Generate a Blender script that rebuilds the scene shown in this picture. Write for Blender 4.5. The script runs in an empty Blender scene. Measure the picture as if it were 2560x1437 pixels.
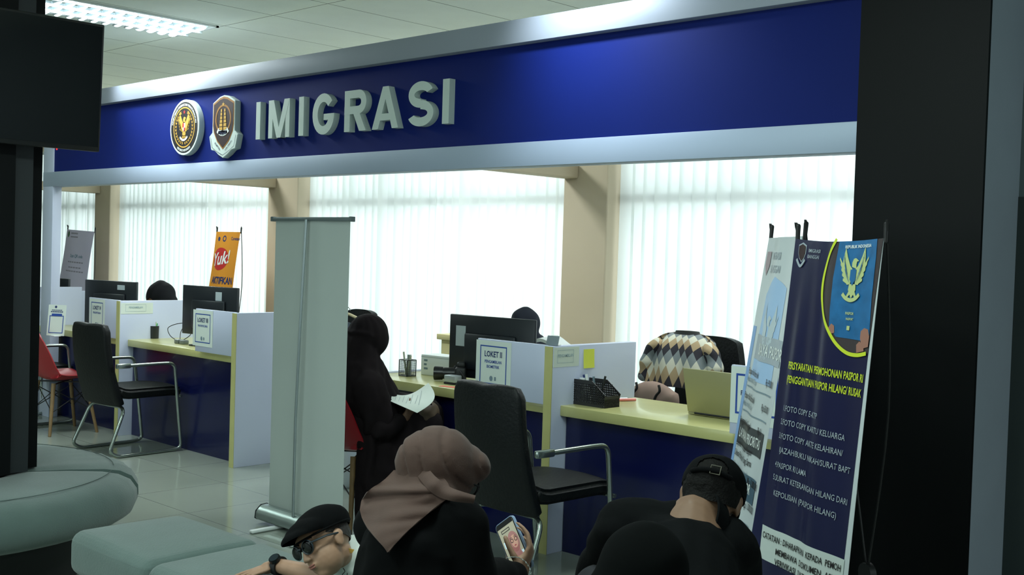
import bpy, bmesh, math, random
import numpy as np
from mathutils import Vector as V, Matrix as M, noise as NZ
from mathutils.bvhtree import BVHTree
random.seed(7)
R=math.radians; PI=math.pi
COL=bpy.context.scene.collection
# ---------------------------------------------------------------- camera model
F,YAW,PITCH,ROLL=2850.2,-.7661,-.0292,.0310
CP=V((0,-4.2554,1.5074))
_fw=V((math.sin(YAW)*math.cos(PITCH),math.cos(YAW)*math.cos(PITCH),math.sin(PITCH)))
_rt=V((math.cos(YAW),-math.sin(YAW),0)); _up=_rt.cross(_fw)
CR=_rt*math.cos(ROLL)+_up*math.sin(ROLL); CU=-_rt*math.sin(ROLL)+_up*math.cos(ROLL); CF=_fw
def ad(px,py,d): return CP+(CF+CR*((px-1280)/F)-CU*((py-718.5)/F))*d   # point seen at px,py, d metres ahead
# ---------------------------------------------------------------- materials
def lin(c):
    c=c/255.
    return c/12.92 if c<=.04045 else ((c+.055)/1.055)**2.4
def rgb(*c): return (lin(c[0]),lin(c[1]),lin(c[2]),1)
MATS={}
def mat(name,c,rough=.5,metal=0,spec=.5,noise=None,bump=None,emit=None,aniso=0,sheen=0,coat=0,trans=None):
    if name in MATS: return MATS[name]
    m=bpy.data.materials.new(name); m.use_nodes=True; nt=m.node_tree; b=nt.nodes['Principled BSDF']
    col=rgb(*c)
    b.inputs['Base Color'].default_value=col; b.inputs['Roughness'].default_value=rough; b.inputs['Metallic'].default_value=metal
    b.inputs['Specular IOR Level'].default_value=spec
    if aniso: b.inputs['Anisotropic'].default_value=aniso
    if sheen: b.inputs['Sheen Weight'].default_value=sheen; b.inputs['Sheen Roughness'].default_value=.5
    if coat: b.inputs['Coat Weight'].default_value=coat; b.inputs['Coat Roughness'].default_value=.08
    tc=nt.nodes.new('ShaderNodeTexCoord')
    if noise:
        n=nt.nodes.new('ShaderNodeTexNoise'); n.inputs['Scale'].default_value=noise[0]; n.inputs['Detail'].default_value=4
        nt.links.new(tc.outputs['Object'],n.inputs['Vector'])
        mr=nt.nodes.new('ShaderNodeMapRange'); mr.inputs['From Min'].default_value=.3; mr.inputs['From Max'].default_value=.7
        mr.inputs['To Min'].default_value=1-noise[1]; mr.inputs['To Max'].default_value=1+noise[1]
        nt.links.new(n.outputs['Fac'],mr.inputs['Value'])
        vm=nt.nodes.new('ShaderNodeVectorMath'); vm.operation='SCALE'; vm.inputs[0].default_value=col[:3]
        nt.links.new(mr.outputs['Result'],vm.inputs['Scale']); nt.links.new(vm.outputs['Vector'],b.inputs['Base Color'])
    if bump:
        n=nt.nodes.new('ShaderNodeTexNoise'); n.inputs['Scale'].default_value=bump[0]; n.inputs['Detail'].default_value=5
        nt.links.new(tc.outputs['Object'],n.inputs['Vector'])
        bp=nt.nodes.new('ShaderNodeBump'); bp.inputs['Strength'].default_value=bump[1]; bp.inputs['Distance'].default_value=.01
        nt.links.new(n.outputs['Fac'],bp.inputs['Height']); nt.links.new(bp.outputs['Normal'],b.inputs['Normal'])
    if emit:
        b.inputs['Emission Color'].default_value=col; b.inputs['Emission Strength'].default_value=emit
    if trans:   # light passing through thin cloth
        t=nt.nodes.new('ShaderNodeBsdfTranslucent'); t.inputs['Color'].default_value=col
        mx=nt.nodes.new('ShaderNodeMixShader'); mx.inputs[0].default_value=trans
        nt.links.new(b.outputs[0],mx.inputs[1]); nt.links.new(t.outputs[0],mx.inputs[2]); nt.links.new(mx.outputs[0],nt.nodes['Material Output'].inputs[0])
    MATS[name]=m; return m
def grid_mat(name,c,line,sx,sy,ox,oy,lw,rough,spec=.5,noise=.04,nscale=3,bump=None,coat=0):
    m=bpy.data.materials.new(name); m.use_nodes=True; nt=m.node_tree; L=nt.links; b=nt.nodes['Principled BSDF']
    tc=nt.nodes.new('ShaderNodeTexCoord'); sp=nt.nodes.new('ShaderNodeSeparateXYZ'); L.new(tc.outputs['Object'],sp.inputs[0])
    def mth(op,a,bv=None):
        n=nt.nodes.new('ShaderNodeMath'); n.operation=op
        for i,v in enumerate((a,bv)):
            if v is None: continue
            if isinstance(v,(int,float)): n.inputs[i].default_value=v
            else: L.new(v,n.inputs[i])
        return n.outputs[0]
    def ln(o,s,off):
        q=mth('FRACT',mth('DIVIDE',mth('ADD',o,-off+100*s),s))
        d=mth('MINIMUM',q,mth('SUBTRACT',1.,q))
        return mth('LESS_THAN',d,lw/s/2)
    g=mth('MAXIMUM',ln(sp.outputs[0],sx,ox),ln(sp.outputs[1],sy,oy))
    n=nt.nodes.new('ShaderNodeTexNoise'); n.inputs['Scale'].default_value=nscale; n.inputs['Detail'].default_value=6; L.new(tc.outputs['Object'],n.inputs['Vector'])
    mr=nt.nodes.new('ShaderNodeMapRange'); mr.inputs['To Min'].default_value=1-noise*2; mr.inputs['To Max'].default_value=1+noise*2; L.new(n.outputs['Fac'],mr.inputs['Value'])
    vm=nt.nodes.new('ShaderNodeVectorMath'); vm.operation='SCALE'; vm.inputs[0].default_value=rgb(*c)[:3]; L.new(mr.outputs[0],vm.inputs['Scale'])
    mx=nt.nodes.new('ShaderNodeMix'); mx.data_type='RGBA'; L.new(g,mx.inputs[0]); L.new(vm.outputs[0],mx.inputs[6]); mx.inputs[7].default_value=rgb(*line)
    L.new(mx.outputs[2],b.inputs['Base Color']); b.inputs['Roughness'].default_value=rough; b.inputs['Specular IOR Level'].default_value=spec
    bp=nt.nodes.new('ShaderNodeBump'); bp.inputs['Strength'].default_value=.4; bp.inputs['Distance'].default_value=.004; bp.invert=True
    L.new(g,bp.inputs['Height'])
    if bump:
        n2=nt.nodes.new('ShaderNodeTexNoise'); n2.inputs['Scale'].default_value=bump[0]; L.new(tc.outputs['Object'],n2.inputs['Vector'])
        b2=nt.nodes.new('ShaderNodeBump'); b2.inputs['Strength'].default_value=bump[1]; b2.inputs['Distance'].default_value=.003
        L.new(n2.outputs['Fac'],b2.inputs['Height']); L.new(b2.outputs[0],bp.inputs['Normal'])
    L.new(bp.outputs[0],b.inputs['Normal'])
    MATS[name]=m; return m
# ---------------------------------------------------------------- mesh builder
def rotm(rx=0,ry=0,rz=0): return M.Rotation(rz,4,'Z')@M.Rotation(ry,4,'Y')@M.Rotation(rx,4,'X')
def basis(x,y,z,o=(0,0,0)):
    m=M.Identity(4)
    for i,v in enumerate((x,y,z)): m[0][i],m[1][i],m[2][i]=v[0],v[1],v[2]
    m.translation=V(o); return m
class G:
    def __init__(s): s.bm=bmesh.new()
    def add(s,tmp,mx=None):
        me=bpy.data.meshes.new('t'); tmp.to_mesh(me); tmp.free()
        if mx is not None: me.transform(mx)
        s.bm.from_mesh(me); bpy.data.meshes.remove(me); return s
    def addmesh(s,me,mx=None):
        if mx is not None: me.transform(mx)
        s.bm.from_mesh(me); bpy.data.meshes.remove(me); return s
    def box(s,c,d,rot=None,bev=0,seg=2):
        t=bmesh.new(); bmesh.ops.create_cube(t,size=1); bmesh.ops.scale(t,vec=V(d),verts=t.verts)
        if bev: bmesh.ops.bevel(t,geom=t.edges[:],offset=bev,segments=seg,profile=.5,affect='EDGES')
        return s.add(t,M.Translation(V(c))@(rot if rot is not None else M.Identity(4)))
    def bb(s,a,b,bev=0,seg=2,rot=None):
        a,b=V(a),V(b); return s.box((a+b)/2,[abs(x) for x in (b-a)],rot,bev,seg)
    def cyl(s,p0,p1,r0,r1=None,n=16,bev=0):
        p0,p1=V(p0),V(p1); r1=r0 if r1 is None else r1
        t=bmesh.new(); L=(p1-p0).length
        bmesh.ops.create_cone(t,cap_ends=True,segments=n,radius1=r0,radius2=r1,depth=L)
        if bev: bmesh.ops.bevel(t,geom=[e for e in t.edges if len(e.link_faces)==2 and any(len(f.verts)>4 for f in e.link_faces)],offset=bev,segments=2,affect='EDGES')
        q=(p1-p0).to_track_quat('Z','Y').to_matrix().to_4x4()
        return s.add(t,M.Translation((p0+p1)/2)@q)
    def ell(s,c,r,rot=None,sub=3):
        t=bmesh.new(); bmesh.ops.create_icosphere(t,subdivisions=sub,radius=1)
        r=(r,r,r) if isinstance(r,(int,float)) else r
        bmesh.ops.scale(t,vec=V(r),verts=t.verts)
        return s.add(t,M.Translation(V(c))@(rot if rot is not None else M.Identity(4)))
    def cap(s,p0,p1,r0,r1=None,n=14):   # tapered capsule
        r1=r0 if r1 is None else r1; p0,p1=V(p0),V(p1)
        if (p1-p0).length>1e-5: s.cyl(p0,p1,r0,r1,n)
        s.ell(p0,r0,sub=2); s.ell(p1,r1,sub=2); return s
    def chain(s,pts,rs):
        for i in range(len(pts)-1): s.cap(pts[i],pts[i+1],rs[i],rs[i+1])
        return s
    def tube(s,pts,r,n=10,closed=False):
        pts=[V(p) for p in pts]; N=len(pts); rings=[]; up=None
        rr=r if isinstance(r,(list,tuple)) else [r]*N
        for i in range(N):
            a=pts[(i-1)%N] if (closed or i>0) else pts[i]; b=pts[(i+1)%N] if (closed or i<N-1) else pts[i]
            t=(b-a).normalized()
            if up is None: up=t.orthogonal().normalized()
            up=(up-t*up.dot(t)); up=up.normalized() if up.length>1e-6 else t.orthogonal().normalized()
            w=t.cross(up)
            rings.append([s.bm.verts.new(pts[i]+(up*math.cos(2*PI*k/n)+w*math.sin(2*PI*k/n))*rr[i]) for k in range(n)])
        for i in range(N if closed else N-1):
            A,B=rings[i],rings[(i+1)%N]
            for k in range(n): s.bm.faces.new((A[k],A[(k+1)%n],B[(k+1)%n],B[k]))
        if not closed: s.bm.faces.new(rings[0][::-1]); s.bm.faces.new(rings[-1])
        return s
    def lathe(s,prof,n=28,mx=None):
        t=bmesh.new(); rings=[]
        for r,z in prof:
            rings.append([t.verts.new((r*math.cos(2*PI*k/n),r*math.sin(2*PI*k/n),z)) for k in range(n)] if r>1e-6 else [t.verts.new((0,0,z))])
        for A,B in zip(rings,rings[1:]):
            for k in range(n):
                q=[A[k%len(A)],A[(k+1)%len(A)],B[(k+1)%len(B)],B[k%len(B)]]
                u=[]; [u.append(v) for v in q if v not in u]
                if len(u)>2: t.faces.new(u)
        for r_,end in ((rings[0],1),(rings[-1],0)):
            if len(r_)>2: t.faces.new(r_[::-1] if end else r_)
        bmesh.ops.recalc_face_normals(t,faces=t.faces[:]); return s.add(t,mx)
    def prism(s,poly,z0,z1,mx=None,bev=0):
        t=bmesh.new(); a=[t.verts.new((x,y,z0)) for x,y in poly]; b=[t.verts.new((x,y,z1)) for x,y in poly]
        t.faces.new(a[::-1]); t.faces.new(b); n=len(poly)
        for i in range(n): t.faces.new((a[i],a[(i+1)%n],b[(i+1)%n],b[i]))
        bmesh.ops.recalc_face_normals(t,faces=t.faces[:])
        if bev: bmesh.ops.bevel(t,geom=t.edges[:],offset=bev,segments=2,affect='EDGES')
        return s.add(t,mx)
    def surf(s,fn,nu,nv,closed_u=False):
        vs=[[s.bm.verts.new(V(fn(i/nu,j/nv))) for i in range(nu if closed_u else nu+1)] for j in range(nv+1)]
        for j in range(nv):
            for i in range(nu):
                k=(i+1)%nu if closed_u else i+1
                s.bm.faces.new((vs[j][i],vs[j][k],vs[j+1][k],vs[j+1][i]))
        return s
    def shell(s,fn,nu,nv,th):   # closed thin slab following fn
        vs=[[V(fn(i/nu,j/nv)) for i in range(nu+1)] for j in range(nv+1)]
        def nor(i,j):
            a=vs[j][min(i+1,nu)]-vs[j][max(i-1,0)]; b=vs[min(j+1,nv)][i]-vs[max(j-1,0)][i]; q=a.cross(b)
            return q.normalized() if q.length>1e-9 else V((0,0,1))
        f=[[s.bm.verts.new(vs[j][i]+nor(i,j)*th/2) for i in range(nu+1)] for j in range(nv+1)]
        k=[[s.bm.verts.new(vs[j][i]-nor(i,j)*th/2) for i in range(nu+1)] for j in range(nv+1)]
        for j in range(nv):
            for i in range(nu):
                s.bm.faces.new((f[j][i],f[j][i+1],f[j+1][i+1],f[j+1][i])); s.bm.faces.new((k[j][i],k[j+1][i],k[j+1][i+1],k[j][i+1]))
        for i in range(nu):
            s.bm.faces.new((f[0][i],k[0][i],k[0][i+1],f[0][i+1])); s.bm.faces.new((f[nv][i],f[nv][i+1],k[nv][i+1],k[nv][i]))
        for j in range(nv):
            s.bm.faces.new((f[j][0],f[j+1][0],k[j+1][0],k[j][0])); s.bm.faces.new((f[j][nu],k[j][nu],k[j+1][nu],f[j+1][nu]))
        return s
    def poly(s,pts):
        s.bm.faces.new([s.bm.verts.new(V(p)) for p in pts]); return s
    def mesh(s,name='m'):
        me=bpy.data.meshes.new(name); s.bm.to_mesh(me); s.bm.free(); return me
def rpath(pts,r,n=6):     # polyline with rounded corners
    pts=[V(p) for p in pts]; out=[pts[0]]
    for i in range(1,len(pts)-1):
        a,b,c=pts[i-1],pts[i],pts[i+1]
        u=(a-b); w=(c-b); q=min(r,u.length*.48,w.length*.48); p0=b+u.normalized()*q; p2=b+w.normalized()*q
        for k in range(n+1):
            t=k/n; out.append(p0*(1-t)**2+b*2*t*(1-t)+p2*t*t)
    out.append(pts[-1]); return out
def smoothpath(pts,n=6):  # catmull-rom
    P=[V(p) for p in pts]; out=[]
    for i in range(len(P)-1):
        p0,p1,p2,p3=P[max(i-1,0)],P[i],P[i+1],P[min(i+2,len(P)-1)]
        for k in range(n):
            t=k/n; out.append(.5*((2*p1)+(p2-p0)*t+(2*p0-5*p1+4*p2-p3)*t*t+(3*p1-p0-3*p2+p3)*t**3))
    out.append(P[-1]); return out
TM={}
def thing(name,label,cat,loc=(0,0,0),rz=0,group=None,kind=None,mx=None):
    o=bpy.data.objects.new(name,None); COL.objects.link(o); o.empty_display_size=.1
    m=mx if mx is not None else M.Translation(V(loc))@M.Rotation(rz,4,'Z')
    o.matrix_world=m; TM[o.name]=m.copy()
    o['label']=label; o['category']=cat
    if group: o['group']=group
    if kind: o['kind']=kind
    return o
def obj(name,g,m,parent=None,smooth=40,world=False,label=None,recalc=True):
    me=g.mesh(name) if isinstance(g,G) else g
    if recalc:
        t=bmesh.new(); t.from_mesh(me); bmesh.ops.recalc_face_normals(t,faces=t.faces[:]); t.to_mesh(me); t.free()
    if smooth and len(me.polygons):
        me.polygons.foreach_set('use_smooth',[True]*len(me.polygons)); me.set_sharp_from_angle(angle=R(smooth))
    ms=m if isinstance(m,(list,tuple)) else [m]
    for x in ms: me.materials.append(x)
    o=bpy.data.objects.new(name,me); COL.objects.link(o)
    if parent is not None:
        pm=TM[parent.name]
        if world: me.transform(pm.inverted())
        o.parent=parent; TM[o.name]=pm.copy()
    else: TM[o.name]=M.Identity(4)
    if label: o['label']=label
    return o
def tag(o,label,cat,group=None):
    o['label']=label; o['category']=cat
    if group: o['group']=group
    return o
def solo(name,g,m,label,cat,group=None,smooth=40,loc=None):
    me=g.mesh(name) if isinstance(g,G) else g
    if loc is None:
        n=len(me.vertices); co=np.empty(n*3,dtype=np.float32); me.vertices.foreach_get('co',co); co=co.reshape(-1,3)
        loc=V(((co[:,0].min()+co[:,0].max())/2,(co[:,1].min()+co[:,1].max())/2,co[:,2].min()))
    me.transform(M.Translation(-V(loc)))
    o=obj(name,me,m,None,smooth); o.location=V(loc); return tag(o,label,cat,group)
def struct(name,g,m,smooth=0):
    o=obj(name,g,m,None,smooth); o['kind']='structure'; o['label']=name.replace('_',' '); return o
def copy_tree(o,parent=None):
    c=o.copy(); COL.objects.link(c)
    if parent is not None: c.parent=parent
    TM[c.name]=TM[o.name].copy()
    for ch in list(o.children): copy_tree(ch,c)
    return c
# ---------------------------------------------------------------- lettering
def txt(body,size,bold=0,align='LEFT',sx=1,space=1,line=1):
    c=bpy.data.curves.new('t','FONT'); c.body=body; c.size=size; c.offset=bold*size; c.align_x=align; c.space_character=space; c.space_line=line; c.resolution_u=2
    c.fill_mode='FRONT'
    o=bpy.data.objects.new('t',c); COL.objects.link(o); dg=bpy.context.evaluated_depsgraph_get(); dg.update()
    me=bpy.data.meshes.new_from_object(o.evaluated_get(dg)); bpy.data.objects.remove(o); bpy.data.curves.remove(c)
    if sx!=1: me.transform(M.Diagonal((sx,1,1,1)))
    return me
def mapmesh(me,fn):
    for v in me.vertices: v.co=V(fn(v.co.x,v.co.y))
    return me
def flatrect(u0,v0,u1,v1,n=1,k=1):
    g=G(); g.surf(lambda a,b:(u0+(u1-u0)*a,v0+(v1-v0)*b,0),n,k); return g.mesh()
def polymesh(pts): g=G(); g.poly([(x,y,0) for x,y in pts]); bmesh.ops.triangulate(g.bm,faces=g.bm.faces[:]); return g.mesh()
def frame2d(u0,v0,u1,v1,w):
    g=G()
    for a,b,c,d in ((u0,v0,u1,v0+w),(u0,v1-w,u1,v1),(u0,v0+w,u0+w,v1-w),(u1-w,v0+w,u1,v1-w)): g.addmesh(flatrect(a,b,c,d,1,1))
    return g.mesh()
def disc2d(cx,cy,rx,ry=None,n=40,r_in=0):
    ry=rx if ry is None else ry
    if not r_in: return polymesh([(cx+rx*math.cos(2*PI*k/n),cy+ry*math.sin(2*PI*k/n)) for k in range(n)])
    g=G(); g.surf(lambda a,b:(cx+rx*(r_in+(1-r_in)*b)*math.cos(2*PI*a),cy+ry*(r_in+(1-r_in)*b)*math.sin(2*PI*a),0),n,1); return g.mesh()
def stroke2d(pts,w):
    P=smoothpath([(x,y,0) for x,y in pts],8); g=G(); L=[];Rr=[]
    for i,p in enumerate(P):
        t=(P[min(i+1,len(P)-1)]-P[max(i-1,0)]).normalized(); n=V((-t.y,t.x,0)); L.append(g.bm.verts.new(p+n*w/2)); Rr.append(g.bm.verts.new(p-n*w/2))
    for i in range(len(P)-1): g.bm.faces.new((Rr[i],Rr[i+1],L[i+1],L[i]))
    return g.mesh()
def shift(me,dx,dy): me.transform(M.Translation((dx,dy,0))); return me
def joinm(*ms):
    g=G(); [g.addmesh(m) for m in ms]; return g.mesh()
def arc_text(body,size,Rr,mid,bottom=False,bold=0,sx=1,space=1,ry=1):
    me=txt(body,size,bold,'CENTER',sx,space)
    def f(x,y):
        if not bottom: a=mid-x/Rr; r=Rr+y
        else: a=mid+x/Rr; r=Rr-y
        return (r*math.cos(a),r*math.sin(a)*ry,0)
    return mapmesh(me,f)
def star2d(cx,cy,r,k=.4): return polymesh([(cx+(r if i%2==0 else r*k)*math.sin(PI*i/5),cy+(r if i%2==0 else r*k)*math.cos(PI*i/5)) for i in range(10)])
def eagle2d(s):   # spread-winged heraldic eagle: gold parts, unit height about 1 -> s
    gold=[]
    for sg in (-1,1):
        wing=[(.07,.30),(.16,.38),(.30,.62),(.40,.86),(.45,.62),(.46,.40),(.42,.20),(.34,.02),(.22,-.12),(.10,-.10),(.07,.1)]
        gold.append([(sg*x,y) for x,y in wing])
        for k in range(5):
            a=.25+.13*k; x0=.22+.05*k
            gold.append([(sg*(x0),-.10+.1*k),(sg*(x0+.17),-.02+.14*k),(sg*(x0+.17),.05+.14*k),(sg*(x0+.02),.02+.1*k)])
        gold.append([(sg*.02,-.32),(sg*.14,-.45),(sg*.20,-.42),(sg*.10,-.26)])
    gold.append([(-.09,.35),(-.10,.46),(-.05,.56),(.03,.58),(.10,.55),(.18,.50),(.10,.49),(.08,.40),(.1,.3)])
    gold.append([(-.13,-.1),(-.15,-.25),(0,-.48),(.15,-.25),(.13,-.1)])
    return joinm(*[polymesh([(x*s,y*s) for x,y in p]) for p in gold])
def shield2d(s): return [(x*s,y*s) for x,y in ((-.12,.28),(.12,.28),(.12,.02),(0,-.14),(-.12,.02))]
def ribbon2d(s): return stroke2d([(-.34*s,-.36*s),(-.2*s,-.47*s),(0,-.52*s),(.2*s,-.47*s),(.34*s,-.36*s)],.1*s)
def dense(me,L):
    if not L: return me
    t=bmesh.new(); t.from_mesh(me); bmesh.ops.triangulate(t,faces=t.faces[:])
    for _ in range(7):
        es=[e for e in t.edges if e.calc_length()>L]
        if not es: break
        bmesh.ops.subdivide_edges(t,edges=es,cuts=1); bmesh.ops.triangulate(t,faces=t.faces[:])
    t.to_mesh(me); t.free(); return me
class Sheet:   # prints on a surface: S(u,v)->point, N(u,v)->normal
    def __init__(s,parent,S,off=.0012,d=None): s.p=parent; s.S=S; s.off=off; s.d=d
    def at(s,u,v,h):
        e=1e-3; a=s.S(u+e,v)-s.S(u-e,v); b=s.S(u,v+e)-s.S(u,v-e); n=a.cross(b).normalized()
        return s.S(u,v)+n*h
    def put(s,name,me,m,layer=1,label=None,world=True):
        me=dense(me,s.d)
        mapmesh(me,lambda x,y:s.at(x,y,s.off*layer)); return obj(name,me,m,s.p,0,world,label,recalc=False)
# ---------------------------------------------------------------- blobs
def blob(g,voxel,sm=3,disp=None,name='b'):
    me=g.mesh(name); o=bpy.data.objects.new('t',me); COL.objects.link(o)
    md=o.modifiers.new('r','REMESH'); md.mode='VOXEL'; md.voxel_size=voxel
    dg=bpy.context.evaluated_depsgraph_get(); dg.update()
    out=bpy.data.meshes.new_from_object(o.evaluated_get(dg)); bpy.data.objects.remove(o); bpy.data.meshes.remove(me)
    t=bmesh.new(); t.from_mesh(out)
    for _ in range(sm): bmesh.ops.smooth_vert(t,verts=t.verts,factor=.5,use_axis_x=True,use_axis_y=True,use_axis_z=True)
    if disp:
        t.normal_update(); ds=[(v,v.co+v.normal*disp(v.co,v.normal)) for v in t.verts]
        for v,c in ds: v.co=c
        bmesh.ops.smooth_vert(t,verts=t.verts,factor=.4,use_axis_x=True,use_axis_y=True,use_axis_z=True)
    t.to_mesh(out); t.free(); return out
def clip(me,pt,nrm):   # cut away everything on the +nrm side
    t=bmesh.new(); t.from_mesh(me)
    r=bmesh.ops.bisect_plane(t,geom=t.verts[:]+t.edges[:]+t.faces[:],plane_co=V(pt),plane_no=V(nrm),clear_outer=True)
    t.to_mesh(me); t.free(); return me
def bvh(me):
    t=bmesh.new(); t.from_mesh(me); b=BVHTree.FromBMesh(t); t.free(); return b
def hit(px,py,ax,val):
    d=CF+CR*((px-1280)/F)-CU*((py-718.5)/F); t=(val-CP[ax])/d[ax]; return CP+d*t
# ================================================================ materials
m_floor=grid_mat('floor_tile',(140,148,138),(86,92,86),.6,.6,-5.69,-.31,.004,.085,.6,.03,2.5)
m_ceil=grid_mat('ceiling_tile',(240,246,236),(120,122,112),.6,1.2,-7.1,.12,.007,.9,.2,.02,6,(60,.25))
m_wall=mat('cream_wall_paint',(190,176,152),.8,noise=(2,.03))
m_wallw=mat('pale_wall_paint',(150,152,150),.85,noise=(2,.03))
m_dark=mat('dark_wall_panel',(46,56,56),.6,noise=(3,.05))
m_upper=mat('grey_wall_panel',(96,110,112),.6,noise=(3,.05))
m_silver=mat('brushed_aluminium',(150,157,168),.5,.08,spec=.3,noise=(1.5,.03)); m_band=mat('satin_silver_panel',(166,180,200),.5,.15,noise=(1.5,.03))
m_blue=mat('royal_blue_panel',(14,31,102),.6,spec=.12,noise=(2,.05))
m_navy=mat('navy_laminate',(11,17,64),.25,noise=(2,.05),coat=.2)
m_lav=mat('lavender_white_laminate',(188,196,216),.32,noise=(1.5,.03))
m_maple=mat('maple_laminate',(182,180,120),.3,noise=(9,.04),coat=.2)
m_black=mat('black_laminate',(6,9,10),.55,spec=.15,noise=(4,.1))
m_grey=mat('grey_laminate',(146,156,168),.55,noise=(4,.03))
m_white=mat('white_plastic',(216,222,220),.4)
m_frame=mat('window_aluminium',(120,125,122),.5,.2)
m_slat=mat('blind_fabric',(246,250,248),.7,spec=.2,trans=.5)
def glass_mat():
    m=bpy.data.materials.new('window_glass'); m.use_nodes=True; nt=m.node_tree; nt.nodes.remove(nt.nodes['Principled BSDF'])
    t=nt.nodes.new('ShaderNodeBsdfTransparent'); t.inputs[0].default_value=(.93,.97,.96,1); gl=nt.nodes.new('ShaderNodeBsdfGlossy'); gl.inputs['Roughness'].default_value=.02
    mx=nt.nodes.new('ShaderNodeMixShader'); mx.inputs[0].default_value=.06; nt.links.new(t.outputs[0],mx.inputs[1]); nt.links.new(gl.outputs[0],mx.inputs[2])
    nt.links.new(mx.outputs[0],nt.nodes['Material Output'].inputs[0]); return m
m_glass=glass_mat()
# ================================================================ room shell
ZC=3.05; XL,XR,YF,YB=-18.6,3.6,-7.2,3.36
struct('floor',G().bb((XL,YF,-.1),(XR,YB,0)),m_floor)
struct('ceiling',G().bb((XL,YF,ZC),(XR,YB,ZC+.1)),m_ceil)
struct('wall_left',G().bb((XL-.1,YF,0),(XL,YB,ZC)),m_wall)
struct('wall_right',G().bb((XR,YF,0),(XR+.1,YB,ZC)),m_wallw)
struct('wall_front',G().bb((XL,YF-.1,0),(XR,YF,ZC)),m_wallw)
PX=[(-14.93,-14.49),(-10.79,-10.23),(-6.41,-5.93),(-2.03,-1.5)]
WX=[(XL,-14.93),(-14.49,-10.79),(-10.23,-6.41),(-5.93,-2.03)]
g=G(); g.bb((XL,3.2,2.82),(XR,YB,ZC)); g.bb((XL,3.2,0),(XR,YB,.1)); g.bb((-1.5,3.2,.1),(XR,YB,2.82))
struct('wall_back',g,m_wall)
for i,(a,b) in enumerate(PX):
    struct('trim_%d'%(i+1),G().bb((a,3.0,0),(b,YB,ZC),.012),m_wall)
for i,(a,b) in enumerate(PX[:3]):
    struct('trim_%d'%(i+5),G().bb((a,1.0,2.158),(a+.16,3.0,2.27),.01),m_wall)
for i,(a,b) in enumerate(WX):
    g=G(); fw=.045
    g.bb((a,3.26,.1),(a+fw,3.32,2.82)); g.bb((b-fw,3.26,.1),(b,3.32,2.82)); g.bb((a,3.26,.1),(b,3.32,.16)); g.bb((a,3.26,2.76),(b,3.32,2.82))
    g.bb((a,3.185,1.94),(b,3.32,2.04))
    n=3
    for k in range(1,n): x=a+(b-a)*k/n; g.bb((x-.02,3.265,.1),(x+.02,3.32,2.82))
    w=struct('window_%d'%(i+1),g,m_frame)
    p=obj('pane',G().bb((a+.02,3.285,.12),(b-.02,3.29,2.8)),m_glass,w,0)
# vertical blinds
sl=G(); Wd,Hb,Ht=.146,.14,2.76
def slat(u,v):
    x=(u-.5)*Wd; return (x,.006*(1-(2*u-1)**2),Hb+(Ht-Hb)*v)
sl.surf(slat,4,1); slat_me=sl.mesh('slat'); slat_me.polygons.foreach_set('use_smooth',[True]*len(slat_me.polygons)); slat_me.materials.append(m_slat)
BL=['white vertical blind on the leftmost window, behind the left white post','white vertical blind behind the orange banner','white vertical blind behind the roll-up banner and the seated woman in dark robe','white vertical blind behind the chair with the checked sweater']
rnd=random.Random(3)
for i,(a,b) in enumerate(WX):
    t=thing('vertical_blind',BL[i],'blind',((a+b)/2,3.13,0),group='vertical blinds on the back windows')
    obj('headrail',G().bb((a+.02,3.11,2.765),(b-.02,3.15,2.81),.004),m_white,t,world=True)
    n=int((b-a-.06)/.119); x0=a+.03+(b-a-.06-n*.119)/2+.06
    for k in range(n):
        o=bpy.data.objects.new('slat',slat_me); COL.objects.link(o); o.parent=t
        ang=.16+rnd.gauss(0,.10)+(.0 if rnd.random()>.12 else rnd.choice((.35,-.25,.5)))
        o.location=(x0+k*.119-(a+b)/2,rnd.uniform(-.004,.004),0); o.rotation_euler=(0,0,ang)
# side walls right of the booth
struct('trim_8',G().bb((-1.672,.285,0),(XR,.42,1.79)),m_dark)
struct('trim_9',G().bb((-1.672,.29,1.79),(XR,.415,ZC)),m_upper)
# ================================================================ booth: black column, sign
t=thing('column','tall black column with grey side at the right end of the blue sign','column',(-1.92,0,0))
obj('front_panel',G().bb((-2.171,-.062,0),(-1.664,-.045,ZC)),m_black,t,world=True)
obj('core',G().bb((-2.165,-.045,0),(-1.664,.29,ZC)),m_grey,t,world=True,label='grey side of the column')
sign=thing('signboard','long blue fascia sign with silver bands and raised white letters','sign',(-5.9,0,1.95))
obj('blue_panel',G().bb((-9.64,-.0,2.07),(-2.172,.09,2.6)),m_blue,sign,world=True)
obj('top_band',G().bb((-9.69,-.055,2.582),(-2.172,.1,2.704),.004),m_silver,sign,world=True)
obj('bottom_band',G().bb((-9.69,-.012,1.959),(-2.172,.1,2.082),.003),m_band,sign,world=True)
obj('post',G().bb((-9.69,-.010,0),(-9.5,.068,2.59),.003),m_lav,sign,world=True)
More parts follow.
